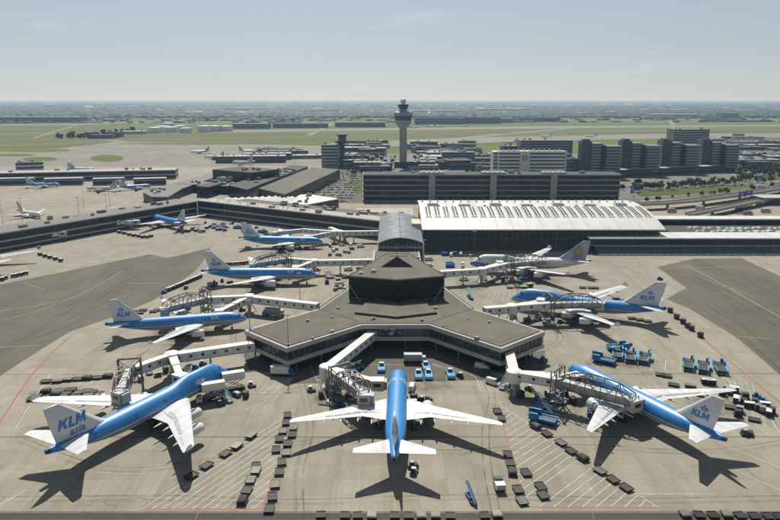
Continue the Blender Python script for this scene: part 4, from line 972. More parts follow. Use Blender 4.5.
# ------------------------------------------------ control tower
ct = thing('control_tower', 'tall slender grey control tower with a flared double cab and white dome', 'control tower', (19.3, 991, 0))
m = MB(); m.lathe([(0, 6.2), (8, 5.3), (57, 4.9), (58, 5.2)], 20, 'Z'); m.build('shaft', G['tower_grey'], ct, smooth=40)
for a in range(5): m = MB(); an = a * 1.2566 + .3; m.tube((5.3 * math.cos(an), 5.3 * math.sin(an), 3), (5.1 * math.cos(an), 5.1 * math.sin(an), 57), .45, .4, 6); m.build('shaft_rib', G['office_grey'], ct)
for z0, prof, mt, nm in ((0, [(57, 5.2), (60, 8.5), (65, 11.6), (68, 12.0)], 'tower_grey', 'flare'), (0, [(68, 11.4), (74.5, 12.8)], 'dark_glass', 'lower_cab_glazing'), (0, [(74.3, 13.3), (75, 14.2), (79, 14.0), (80.2, 12.4), (80.8, 8)], 'office_band', 'lower_cab_roof'), (0, [(80, 5.2), (83, 5.4)], 'tower_grey', 'neck'), (0, [(83, 5.6), (88.4, 7.6)], 'dark_glass', 'upper_cab_glazing'), (0, [(82.6, 6.0), (83.3, 6.2), (83.4, 5.4)], 'tower_grey', 'cab_floor'), (0, [(88.2, 8.0), (89.0, 8.3), (90.4, 7.6), (90.8, 4)], 'facade_dark', 'upper_cab_roof'), (0, [(90.5, 1.6), (92, 1.6)], 'tower_grey', 'dome_neck'), (0, [(91.6, 1.2), (92.2, 3.2), (94, 4.2), (96.2, 4.2), (98, 3.1), (99, .3)], 'panel_white', 'radar_dome')):
    m = MB(); m.lathe(prof, 24, 'Z'); m.build(nm, G[mt], ct, smooth=40)
for k in range(24): m = MB(); a = 2 * math.pi * k / 24; m.bar((11.6 * math.cos(a), 11.6 * math.sin(a), 68), (13 * math.cos(a), 13 * math.sin(a), 74.5), .35); m.build('cab_mullion', G['tower_grey'], ct)
m = MB(); m.box(0, 0, 4, 26, 20, 8); m.build('base_block', G['facade_dark'], ct); m = MB(); m.box(0, 0, 8.3, 27, 21, .6); m.build('base_roof', G['roof_mid'], ct)
# ------------------------------------------------ old tower block
ob = building('old_tower_block', 'banded office block beside the small mushroom-topped old tower', 'office', rect(-101, -75, 985, 1008), 0, [(2.2, 2.4)] * 7, wall='spandrel', roof='roof_mid', units=2)
ot = thing('old_control_tower', 'small dark old control tower with a mushroom cab', 'control tower', (-71, 1000, 0))
m = MB(); m.box(0, 0, 17, 7, 9, 34); m.build('shaft', G['facade_dark'], ot)
for prof, nm, mt in (([(33, 4), (35.5, 10.5), (37.5, 11), (38, 7)], 'gallery', 'roof_dark'), ([(37.5, 5.5), (43, 6)], 'cab_wall', 'spandrel_dark'), ([(43, 6), (46.5, 8)], 'cab_glazing', 'dark_glass'), ([(46.3, 8.6), (47.5, 8.8), (48, 6), (48.4, 1)], 'cab_roof', 'facade_dark'), ([(48, .3), (53, .15)], 'antenna', 'steel')): m = MB(); m.lathe(prof, 16, 'Z'); m.build(nm, G[mt], ot, smooth=40)

# ------------------------------------------------ left piers and terminal mass
ca, cb_ = P(197, 200.5, 13), P(381, 221, 13); lf = P(-14, 234.5, 13)
building('terrace_terminal', 'long dark two storey terminal facade with a pale roof terrace behind the parked airliners', 'terminal', quad_from(ca, cb_, 15), 0, [(1.4, 3.6), (1.2, 4.6)], wall='panel_grey', glass='facade_black', roof='roof_light', base=1.5, mull=4, parapet=.9, units=6, mullmat='spandrel_dark')
building('long_pier', 'long dark pier with a pale edge band and flat roof running to the corner', 'terminal', quad_from(lf, ca, 26), 0, [(1.2, 3.4), (1.1, 4.4)], wall='panel_grey', glass='facade_black', roof='roof_mid', base=1.5, mull=5, parapet=.9, units=12, mullmat='spandrel_dark')
# people on the terrace
per = MB(); per.lathe([(0, .10), (.05, .16), (.85, .19), (1.05, .24), (1.42, .23), (1.5, .08), (1.56, .11), (1.72, .11), (1.78, .02)], 8, 'Z'); pme = None
d0 = (cb_ - ca); nrm = Vector((-d0.y, d0.x, 0)).normalized()
cl = ['car_dark', 'car_red', 'car_white', 'dark_blue', 'car_grey', 'panel_cream']; pms = [per.mesh('person', G[c]) for c in cl]
for k in range(40):
    p = ca + d0 * random.uniform(.02, .62) + nrm * random.uniform(2, 11); o = obj('person', pms[k % 6], None, (p.x, p.y, 13.2 + .06)); tag(o, ['person in dark clothing standing on the terminal roof terrace', 'person in red clothing standing on the terminal roof terrace', 'person in white clothing standing on the terminal roof terrace', 'person in navy clothing standing on the terminal roof terrace', 'person in grey clothing standing on the terminal roof terrace', 'person in beige clothing standing on the terminal roof terrace'][k % 6], 'person', 'visitors on the roof terrace')
d1_ = (cb_ - ca).normalized(); n1_ = Vector((-d1_.y, d1_.x, 0)); building('terrace_annex', 'brown grey flat roof behind the pale roof terrace', 'terminal', quad_from(ca + d1_ * 20 + n1_ * 15.4, cb_ + n1_ * 15.4 - d1_ * 10, 24), 0, [(1.2, 9.4)], wall='spandrel_dark', glass='facade_black', roof='roof_felt', units=22)
building('corner_terrace', 'pale roofed corner terrace block with a dark wall between the two piers', 'terminal', [P(143, 192.0, 9), P(152, 196.2, 9), P(168, 196.4, 9), P(182, 188, 9), P(224, 173.5, 9), P(213, 172, 9), P(165, 184.6, 9)], 0, [(1.2, 6.5)], wall='spandrel_dark', glass='facade_dark', roof='roof_mid', mull=5, units=9)
building('dark_terminal_block', 'windowless near-black tall block in the middle of the old terminal', 'terminal', quad_from(P(213, 186, 0), P(252, 190, 0), 45), 0, [(2.0, 7), (1.5, 8)], wall='facade_dark', glass='facade_black', roof='roof_dark', units=8)
building('dark_terminal_hall', 'low dark terminal hall in front of the near-black tall block', 'terminal', quad_from(P(176, 191.5, 0), P(250, 195.5, 0), 26), 0, [(1.2, 6.8)], wall='facade_dark', glass='facade_black', roof='roof_mid', units=7)
big = [P(258, 187.5, 13), P(285, 193.5, 13), P(340, 168.6, 13), P(312, 166.6, 13)]
building('flat_roof_hall', 'big hall with a plain brownish flat roof and dark side wall beside the car park', 'terminal', big, 0, [(1.5, 10)], wall='facade_dark', glass='facade_black', roof='roof_felt', units=0)
for k, (a, b, c_, d_) in enumerate((((228, 185), (247, 189.5), (308, 166.2), (292, 164.8)), ((196, 186), (209, 187), (262, 170), (252, 168.5)))):
    building('ridge_roof_hall', ['dark long terminal wing squeezed between the flat roof hall and the black block', 'dark long terminal wing reaching away left of the black block'][k], 'terminal', [P(*q, 11) for q in (a, b, c_, d_)], 0, [(1.2, 9)], wall='facade_dark', glass='facade_black', roof='roof_dark', units=30)
for k, (x, y) in enumerate(((268, 160), (285, 157), (250, 163), (300, 159), (238, 160), (275, 152))):
    w_ = random.uniform(60, 120); p = P(x, y, 0); building('terminal_wing', 'grey far terminal wing with %s roof clutter beyond the dark block' % ['pale', 'dark', 'dense', 'little', 'low', 'scattered'][k], 'terminal', quad_from((p.x - w_ / 2, p.y), (p.x + w_ / 2, p.y + 12), 30), 0, [(1.5, 3.2)] * random.choice((1, 2)), wall=random.choice(('panel_grey', 'office_grey', 'spandrel_dark')), glass='facade_dark', roof=random.choice(('roof_mid', 'roof_dark', 'roof_light')), units=8)
# white saw-tooth canopy
zc_ = thing('sawtooth_canopy', 'bright white folded canopy roof in front of the car park', 'canopy', tuple(P(290, 202, 0))); o0 = P(290, 202, 0)
fa, fb = P(222, 199.5, 9), P(282, 206.5, 9); dd = fb - fa; bk = P(300, 194, 9) - P(277, 205, 9)
for k in range(12):
    a = fa + dd * (k / 12) - o0; b = fa + dd * ((k + .93) / 12) - o0; s = bk * (.16 + .62 * min(1, k / 8)); m = MB()
    m.add([(a.x, a.y, 7.4), (b.x, b.y, 7.4), ((a.x + b.x) / 2, (a.y + b.y) / 2, 10.0), (a.x + s.x, a.y + s.y, 8.6), (b.x + s.x, b.y + s.y, 8.6), ((a.x + b.x) / 2 + s.x, (a.y + b.y) / 2 + s.y, 9.6)], [(0, 2, 5, 3), (2, 1, 4, 5), (0, 1, 2), (3, 5, 4), (0, 3, 4, 1)]); m.build('roof_fold', G['roof_white'], zc_)
    if k % 2 == 0: m = MB(); q = (a + b) / 2 + s * .25; m.box(q.x, q.y, 3.6, .6, .6, 7.6); m.build('post', G['steel'], zc_)
wr = [P(282, 206, 8.5), P(305, 205, 8.5), P(339, 198.6, 8.5), P(310, 194.2, 8.5), P(300, 194.5, 8.5)]
bb = building('white_flat_roof', 'white flat roof with dark hatches beside the folded canopy', 'canopy', wr, 0, [(1, 6.8)], wall='panel_grey', glass='facade_dark', roof='roof_white', units=5)
# far pier on the left
building('far_pier', 'far low pier with dark glazing and a pale roof edge at the left', 'terminal', quad_from(P(-40, 183.5, 0), P(176, 178.8, 0), 30), 0, [(1.4, 3.4), (1.4, 4.4)], wall='panel_grey', glass='facade_black', roof='roof_light', mull=6, units=10, mullmat='spandrel_dark')
for k, (a, b) in enumerate(((-10, 33), (43, 82), (92, 124), (133, 166))):
    p, q = P(a, 178.9, 8), P(b, 178.0, 8); building('gate_block', 'white roofed gate block %s of the far pier' % ('at the frame edge', 'behind the nose of the small blue airliner', 'between the two small blue airliners', 'nearest the corner terrace')[k], 'building', quad_from(p, q, 9), 0, [(1.0, 4.4), (.8, 1.2)], wall='panel_grey', glass='facade_black', roof='roof_white', parapet=.8)
sb = building('service_block', 'dark and white service block with an overhanging top on the far pier', 'building', quad_from(P(16, 171, 0), P(44, 170, 0), 22), 0, [(2.5, 3), (2, 3.5)], wall='panel_white', glass='facade_dark', roof='roof_dark', units=3)
# ================================================================== boarding bridges
def AL(A, ty, s, y, z):
    L = TYPES[ty]['L']; x = L / 2 - s; h = A.rotation_euler[2]; c, n = math.cos(h), math.sin(h)
    return Vector((A.location[0] + x * c - y * n, A.location[1] + x * n + y * c, z))
_w = MB(); _w.box(0, 0, 0, 1.1, .10, 1.0); WIN = _w.mesh('window', G['dark_glass'])
def corridor(t, name, a, b, w, h, mat='panel_white', win=True, step=4.2):
    m = MB(); m.bar(a, b, w, h); o = m.build(name, G[mat], t)
    m = MB(); m.bar(a, b, w + .25, .22, off=h / 2 + .05); m.build('corridor_roof', G['roof_white'], o)
    m = MB(); m.bar(a, b, w + .2, .3, off=-h / 2 + .1); m.build('floor_beam', G['panel_grey'], o)
    dr_ = (b - a); kr = max(2, int(dr_.length / 2.6)); rb = MB(); dn = dr_.normalized() * .09
    for j in range(kr + 1): q = a.lerp(b, j / kr); rb.bar(q - dn, q + dn, w + .12, h + .06)
    tag(rb.build('rib', G['panel_grey'], o, fix=False), kind='stuff')
    if win:
        d = b - a; k = int(d.length / step); rz = math.atan2(d.y, d.x); n = Vector((-d.y, d.x, 0)).normalized()
        for j in range(k):
            for sg in (1, -1):
                p = a.lerp(b, (j + .5) / k) + n * (sg * (w / 2 + .03)) + Vector((0, 0, .25)); obj('window', WIN, o, p, rz)
    return o
def lattice(t, name, a, b, half, zb, zprof, mat, r=.17, nseg=6):
    """space truss above a corridor from a to b: two bottom and two top chords, posts and diagonals"""
    d = (b - a); n = Vector((-d.y, d.x, 0)).normalized() * half; zs = np.interp(np.linspace(0, 1, nseg + 1), *zprof)
    for sg in (1, -1):
        m = MB(); bot = [a.lerp(b, k / nseg) + n * sg for k in range(nseg + 1)]; bot = [Vector((p.x, p.y, zb)) for p in bot]; top = [Vector((p.x, p.y, z)) for p, z in zip(bot, zs)]
        for k in range(nseg):
            m.tube(bot[k], bot[k + 1], r, r, 6); m.tube(top[k], top[k + 1], r * 1.1, r * 1.1, 6)
            m.tube(bot[k] if k % 2 else top[k], top[k + 1] if k % 2 else bot[k + 1], r * .8, r * .8, 5)
        for k in range(nseg + 1): m.tube(bot[k], top[k], r * .8, r * .8, 5)
        m.build(name, G[mat], t)
    m = MB()
    for k in range(nseg + 1):
        p = a.lerp(b, k / nseg); m.tube((p.x + n.x, p.y + n.y, zs[k]), (p.x - n.x, p.y - n.y, zs[k]), r * .8, r * .8, 5)
        if k < nseg: q = a.lerp(b, (k + 1) / nseg); m.tube((p.x + n.x, p.y + n.y, zs[k]), (q.x - n.x, q.y - n.y, zs[k + 1]), r * .6, r * .6, 5)
    m.build('top_bracing', G[mat], t)
def portal(t, p, dirv, zt, spread, mat):
    n = Vector((-dirv.y, dirv.x, 0)).normalized(); d = dirv.normalized()
    for sg in (1, -1):
        c = p + n * sg * spread; m = MB()
        for q in (-.9, .9): m.tube((c.x + d.x * q, c.y + d.y * q, .9), (c.x + d.x * q, c.y + d.y * q, zt), .24, .22, 8)
        for k in range(5): z0, z1 = 1.2 + (zt - 1.6) * k / 5, 1.2 + (zt - 1.6) * (k + 1) / 5; e = .9 if k % 2 else -.9; m.tube((c.x + d.x * e, c.y + d.y * e, z0), (c.x - d.x * e, c.y - d.y * e, z1), .13, .13, 5)
        leg = m.build('portal_leg', G[mat], t); rz = math.atan2(d.y, d.x)
        m = MB(); m.box(c.x, c.y, .75, 4.2, 1.3, .7, rz); m.build('bogie', G['light_steel'], leg)
        for q in (-1.5, 1.5): m = MB(); m.tube((c.x + d.x * q - n.x * .5, c.y + d.y * q - n.y * .5, .5), (c.x + d.x * q + n.x * .5, c.y + d.y * q + n.y * .5, .5), .5, .5, 10); m.build('wheel', G['tyre'], leg)
    a, b = p + n * spread, p - n * spread
    for z in (zt - .2, 4.6): m = MB(); m.bar((a.x, a.y, z), (b.x, b.y, z), .5, .6); m.build('cross_beam', G[mat], t)
    m = MB(); m.tube((a.x, a.y, 5), (b.x, b.y, zt - .4), .16, .16, 5); m.tube((b.x, b.y, 5.1), (a.x, a.y, zt - .5), .16, .16, 5); m.build('cross_brace', G[mat], t)
def cab(t, c, face, w=3.6, l=4.2, h=3.4):
    rz = math.atan2(face.y, face.x); f = face.normalized(); m = MB(); m.box(c.x, c.y, c.z, l, w, h, rz); o = m.build('cab', G['panel_cream'], t)
    m = MB(); m.box(c.x, c.y, c.z + h / 2 + .12, l + .3, w + .3, .24, rz); m.build('cab_roof', G['roof_white'], o)
    e = c + f * (l / 2 + .55); m = MB(); m.box(e.x, e.y, c.z + .1, 1.1, w * .86, h * .85, rz); m.build('bellows', G['steel'], o)
    s = Vector((-f.y, f.x, 0)); 
    for sg in (1, -1): q = c + s * sg * (w / 2 + .02); m = MB(); m.box(q.x, q.y, c.z + .35, l * .6, .08, 1.2, rz); m.build('window', G['dark_glass'], o)
    return o
def stand_bridge(A, ty, pier_px, rot_px, label, s1=.27, s2=.5, pt=(.26, 14.), y2=2.4, truss=True, zr=6.6, back=.0, mids=(), rot2=None):
    T = TYPES[ty]; L, R = T['L'], T['R']; p0 = P(*pier_px, zr); r = P(*rot_px, zr); o = Vector((r.x, r.y, 0))
    t = thing('boarding_bridge', label, 'boarding bridge', o, 0, 'boarding bridges at the wide-body stands'); 
    def W(v): return v - o
    # fixed corridor from the pier
    corridor(t, 'gangway', W(p0), W(r), 3.2, 3.1); d = r - p0; k = max(1, int(d.length / 22))
    for j in range(k): q = W(p0.lerp(r, (j + .55) / k)); m = MB(); m.tube((q.x, q.y, 0), (q.x, q.y, zr - 1.5), .42, .42, 8); m.box(q.x, q.y, .25, 1.8, 1.8, .5); m.build('support_column', G['panel_cream'], t)
    m = MB(); m.lathe([(zr - 2.0, 2.4), (zr - 1.9, 2.7), (zr + 1.9, 2.7), (zr + 2.2, 2.3)], 16, 'Z'); m.build('rotunda', G['panel_white'], t, smooth=40)
    m = MB(); m.tube((0, 0, 0), (0, 0, zr - 1.9), .9, .9, 10); m.box(0, 0, .3, 3.4, 3.4, .6); m.build('rotunda_column', G['panel_cream'], t)
    for a in range(3): an = a * 2.094 + .4; m = MB(); m.tube((3.2 * math.cos(an), 3.2 * math.sin(an), .2), (.9 * math.cos(an), .9 * math.sin(an), zr - 2.2), .2, .2, 6); m.build('strut', G['panel_cream'], t)
    # arm to the forward door
    if s1:
        dr = AL(A, ty, s1 * L, R + 3.6, T['zc'] + .35); fc = AL(A, ty, s1 * L, 0, 0) - AL(A, ty, s1 * L, 6, 0); a, b = W(r), W(dr); md = a.lerp(b, .52); 
        corridor(t, 'arm', a, md, 2.7, 2.9, win=True, step=3); corridor(t, 'inner_arm', a.lerp(b, .50), b, 2.2, 2.5, 'panel_grey', win=False); cab(t, b, fc)
        q = a.lerp(b, .72); rz = math.atan2(d.y, d.x); m = MB()
        for sg in (-1.5, 1.5): m.tube((q.x + sg, q.y, .6), (q.x + sg, q.y, q.z + .8), .2, .2, 6)
        m.bar((q.x - 1.9, q.y, .7), (q.x + 1.9, q.y, .7), .5); m.bar((q.x - 1.9, q.y, q.z - 1.6), (q.x + 1.9, q.y, q.z - 1.6), .35); m.build('drive_column', G['steel'], t)
        for sg in (-1.6, 1.6): m = MB(); m.tube((q.x + sg, q.y - .3, .55), (q.x + sg, q.y + .3, .55), .55, .55, 10); m.build('wheel', G['tyre'], t)
    # arm carried over the wing from the portal
    if s2:
        pp = W(AL(A, ty, pt[0] * L, pt[1], 8.4)); dd = W(AL(A, ty, s2 * L, R + y2 + 2.1, 8.0)); fc = AL(A, ty, s2 * L, 0, 0) - AL(A, ty, s2 * L, 6, 0)
        corridor(t, 'high_arm', W(r) + Vector((0, 0, .3)), pp, 2.7, 2.8, win=True); corridor(t, 'overwing_arm', pp, dd, 2.3, 2.5, 'panel_grey', win=False)
        c = Vector((dd.x, dd.y, 7.3)); cab(t, c, fc, 3.6, 4.0, 3.6)
        for sg in (-1, 1): e = c + Vector((sg * 1.4, 0, 0)); m = MB(); m.tube((e.x, e.y, 8.5), (e.x, e.y, 10.4), .16, .16, 6); m.build('hanger', G['truss_grey'], t)
        if truss:
            dv = dd - pp; a = pp - dv * back
            lattice(t, 'truss', a, dd, 2.0, 7.4, ([0, .2, .45, .8, 1], [9.6, 12.2, 13.4, 12.2, 10.2]), 'truss_grey', .20, 5); portal(t, pp, dv, 13.4, 3.6, 'truss_grey')
            st0 = pp + dv.normalized() * 2; m = MB(); n = Vector((-dv.y, dv.x, 0)).normalized(); s_ = pp - n * 4.6
            for k in range(12): z = .5 + k * .55; q = s_ - dv.normalized() * (k * .6); m.box(q.x, q.y, z, 1.0, .6, .08, math.atan2(dv.y, dv.x))
            e0, e1 = s_ + Vector((0, 0, .4)), s_ - dv.normalized() * 7 + Vector((0, 0, 6.6 - 8.4 + 8.0)); m.bar((s_.x, s_.y, .4), (e1.x, e1.y, 6.8), .12, .5); m.build('service_stair', G['steel'], t)
    return t
B2 = stand_bridge(A2, 'triple', (374, 334), (327, 371), 'pale boarding bridge with a grey truss beside the airliner facing the pier recess', s1=.21, s2=.42, pt=(.22, 19.), y2=5.0)
B1 = stand_bridge(A1, 'jumbo', (254, 346), (172, 358), 'long white boarding bridge with a truss arm behind the jumbo with asia lettering', s1=.22, s2=.52, pt=(.33, 22.), y2=6)
B3 = stand_bridge(A3, 'triple', (508, 351), (514, 376), 'white boarding bridge with a big truss crossing a wing beside the blue belt loader', s1=.17, s2=.56, pt=(.22, 17.), y2=.4)
B4 = stand_bridge(A4, 'twin', (318, 307), (249, 299), 'white boarding bridge running behind the winglet airliner beside the left prong', s1=.20, s2=.60, pt=(.30, 19.), y2=5)
B5 = stand_bridge(A5, 'triple', (372, 262), (314, 263), 'pale boarding bridge behind the long airliner with carts at its tail', s1=.20, s2=.58, pt=(.30, 20.), y2=5)
B6 = stand_bridge(A6, 'twin', (378, 233), (334, 233.5), 'pale boarding bridge behind the airliner closest to the dark facade', s1=.22, s2=.60, pt=(.30, 18.), y2=4, truss=False)
B7 = stand_bridge(A7, 'jumbo', (484, 311), (512, 309), 'white boarding bridge with a truss over the near wing of the second blue jumbo', s1=.22, s2=.60, pt=(.30, 17.), y2=.4)
B8 = stand_bridge(A8, 'jumbo', (440, 274), (482, 271.5), 'white boarding bridge with a truss in front of the white blossom jumbo', s1=.24, s2=.60, pt=(.30, 17.), y2=.4)
def small_bridge(pier_px, rot_px, end_px, label):
    a, b, c = P(*pier_px, 5.6), P(*rot_px, 5.6), P(*end_px, 5.0); o = Vector((b.x, b.y, 0)); t = thing('boarding_bridge', label, 'boarding bridge', o, 0, 'boarding bridges of the long pier')
    corridor(t, 'gangway', a - o, b - o, 3, 2.8); corridor(t, 'arm', b - o, c - o, 2.6, 2.6); m = MB(); m.tube((0, 0, 0), (0, 0, 4.2), .8, .8, 8); m.build('rotunda_column', G['panel_cream'], t)
    m = MB(); m.lathe([(3.9, 2.3), (7.3, 2.4), (7.6, 2.0)], 12, 'Z'); m.build('rotunda', G['panel_white'], t); e = c - o; cab(t, e, c - b); q = (b - o).lerp(e, .75); m = MB(); m.box(q.x, q.y, 2.2, 2.6, 2.6, 4.0, .4, tx=.35, ty=.35); m.build('drive_tower', G['steel'], t); return t
small_bridge((103, 221), (117, 222.5), (136, 222.5), 'pale boarding bridge left of the small blue airliner at the long pier')
small_bridge((-4, 233.5), (14, 237.5), (62, 234), 'pale boarding bridge of the long pier with nobody docked')
small_bridge((330, 229), (340, 233), (346, 235), 'short pale boarding bridge off the terrace terminal')
# ================================================================== ground vehicles and equipment
def wheels(t, xs, y, r=.35, w=.25):
    me = MB(); me.lathe([(-w / 2, r * .5), (-w / 2, r * .9), (-w / 4, r), (w / 4, r), (w / 2, r * .9), (w / 2, r * .5)], 10, 'Y'); me = me.mesh('wheel', G['tyre'])
    for x in xs:
        for s in (1, -1): obj('wheel', me, t, (x, s * y, r))
def proto(name, cat): return tag(obj(name, None), 'x', cat)
def mk_dolly(light):
    t = proto('pallet_dolly', 'dolly'); m = MB(); m.box(0, 0, .52, 3.8, 2.6, .12); m.build('deck', G['dolly_frame' if light else 'dolly_deck'], t)
    me = MB(); me.box(0, 0, 0, .22 if light else .10, 2.3, .06); me = me.mesh('roller', G['roller' if light else 'dolly_deck'])
    for k in range(6): obj('roller', me, t, (-1.55 + k * .62, 0, .62))
    for s in (1, -1): m = MB(); m.box(0, s * 1.27, .63, 3.8, .10, .16); m.build('side_rail', G['dolly_frame'], t)
    for x in (-1.85, 1.85): m = MB(); m.box(x, 0, .64, .10, 2.5, .2); m.build('end_stop', G['dolly_frame'], t)
    m = MB(); m.bar((1.9, 0, .45), (2.6, 0, .3), .1); m.build('tow_bar', G['dolly_frame'], t); wheels(t, (-1.15, 1.15), .85, .26, .2); return t
DOLLY, DOLLY_L = mk_dolly(False), mk_dolly(True)
def loaded(pr, mat, h):
    t = copy_tree(pr); m = MB(); m.loft([[(-1.7, -1.1, .66), (1.7, -1.1, .66), (1.7, 1.1, .66), (-1.7, 1.1, .66)], [(-1.65, -1.05, .66 + h * .7), (1.6, -1.1, .66 + h * .6), (1.65, 1.05, .66 + h * .8), (-1.6, 1.1, .66 + h * .65)], [(-1.2, -.7, .66 + h), (1.1, -.8, .66 + h * .85), (1.2, .75, .66 + h), (-1.1, .8, .66 + h * .9)]]); m.build('netted_load', G[mat], t); return t
DOLLY_T = loaded(DOLLY, 'tarp_dark', .9)
def spare(pr):
    t = copy_tree(pr); m = MB(); m.box(0, 0, .80, 3.5, 2.4, .10); m.box(.3, .1, .93, 3.4, 2.3, .08); m.build('empty_pallet', G['pallet_grey'], t); return t
DOLLY_P = spare(DOLLY)
def mk_cart(mat, nm='baggage_cart', roof=None):
    t = proto(nm, 'cart'); m = MB(); m.box(0, 0, .55, 3.2, 1.7, .2); m.build('chassis', G['dolly_frame'], t); m = MB(); m.box(0, 0, 1.95, 3.2, 1.7, .1); m.build('canopy', G[roof or mat], t)
    for x in (-1.55, 1.55): m = MB(); m.box(x, 0, 1.28, .08, 1.66, 1.3); m.build('end_panel', G[mat], t)
    for s in (1, -1): m = MB(); m.box(0, s * .80, 1.28, 2.9, .06, 1.24); m.build('curtain', G['tarp_dark'], t)
    m = MB(); m.bar((1.6, 0, .5), (2.6, 0, .35), .09); m.build('tow_bar', G['dolly_frame'], t); wheels(t, (-1.1, 1.1), .7, .27, .2); return t
CART, CART_W = mk_cart('cargo_grey'), mk_cart('tarp_dark', roof='car_white')
def mk_container(mat):
    t = proto('container_dolly', 'container'); m = MB(); m.box(0, 0, .5, 2.4, 1.9, .16); m.build('deck', G['dolly_frame'], t)
    m = MB(); m.loft([[(x, -.78, .6), (x, .5, .6), (x, 1.0, 1.1), (x, 1.0, 2.2), (x, -.78, 2.2)] for x in (-1.0, 1.0)]); c = m.build('container', G[mat], t)
    m = MB(); m.box(-.1, -.80, 1.4, 1.5, .05, 1.4); m.build('door_sheet', G['tarp_dark'], c); m = MB(); m.bar((1.2, 0, .45), (2.1, 0, .3), .09); m.build('tow_bar', G['dolly_frame'], t); wheels(t, (-.8, .8), .75, .24, .18); return t
CONT, CONT_D = mk_container('cargo_grey'), mk_container('tarp_dark')
def mk_tug(body, roof):
    t = proto('baggage_tug', 'tug'); m = MB(); m.loft([[(x, -.75, .35), (x, .75, .35), (x, .7, h), (x, -.7, h)] for x, h in ((-1.5, .95), (-.2, 1.0), (.3, 1.15), (1.3, 1.0), (1.5, .7))]); m.build('body', G[body], t)
    m = MB(); m.box(-.35, 0, 1.5, 1.1, 1.2, .75, tx=.88, ty=.9); c = m.build('cab_window', G['cab_glass'], t); m = MB(); m.box(-.35, 0, 1.93, 1.15, 1.25, .1); m.build('cab_roof', G[roof], c); m = MB(); m.box(-1.25, 0, 1.0, .5, 1.1, .12); m.build('seat', G['black'], t)
    for s in (.5, -.5): m = MB(); m.box(1.5, s, .72, .06, .22, .14); m.build('headlight', G['panel_white'], t)
    wheels(t, (-.95, 1.0), .7, .36, .28); return t
TUG_D = mk_tug('car_dark', 'cargo_grey'); TUG, TUG_L, TUG_W = mk_tug('gse_blue', 'gse_blue'), mk_tug('light_blue', 'car_white'), mk_tug('car_grey', 'car_white')
def mk_loader():
    t = proto('pallet_loader', 'loader')
    m = MB(); m.box(-.3, 0, .75, 8.2, 2.6, .5); m.build('chassis', G['gse_blue'], t)
    m = MB(); m.box(-1.6, 0, 1.55, 5.2, 2.7, .3); d = m.build('main_platform', G['dolly_deck'], t); me = MB(); me.box(0, 0, 0, .18, 2.4, .08); me = me.mesh('roller', G['roller'])
    for k in range(8): obj('roller', me, d, (-3.9 + k * .62, 0, 1.74))
    for s in (1, -1):
        m = MB(); m.box(-1.6, s * 1.75, 1.75, 5.4, .55, .5); m.build('walkway', G['light_blue'], t)
        m = MB(); m.box(2.5, s * 1.72, 2.1, 3.4, .6, 2.0, tx=.7); tw = m.build('lift_tower', G['gse_blue'], t); m = MB(); m.box(2.5, s * 1.72, 3.2, 2.6, .66, .25); m.build('tower_cap', G['light_blue'], tw)
        m = MB()
        for x in (-4.2, -2.5, -.8, .8): m.bar((x, s * 2.0, 1.9), (x, s * 2.0, 2.9), .07)
        m.bar((-4.2, s * 2.0, 2.9), (.8, s * 2.0, 2.9), .07); m.build('guard_rail', G['light_blue'], t)
    m = MB(); m.box(3.4, 0, 1.9, 2.6, 2.6, .25); m.build('bridge_platform', G['dolly_deck'], t)
    m = MB(); m.box(4.4, -1.3, 2.7, 1.1, 1.1, 1.4); c = m.build('operator_cab', G['gse_blue'], t); m = MB(); m.box(4.4, -1.3, 2.95, 1.16, 1.16, .6); m.build('cab_window', G['cab_glass'], c)
    for s in (1, -1): m = MB(); m.bar((-3.6, s * .9, .9), (.6, s * .9, 1.4), .16); m.bar((.6, s * .9, .9), (-3.6, s * .9, 1.4), .16); m.build('scissor', G['steel'], t)
    wheels(t, (-3.1, -2.2, 2.4), 1.15, .42, .35); return t
LOADER = mk_loader()
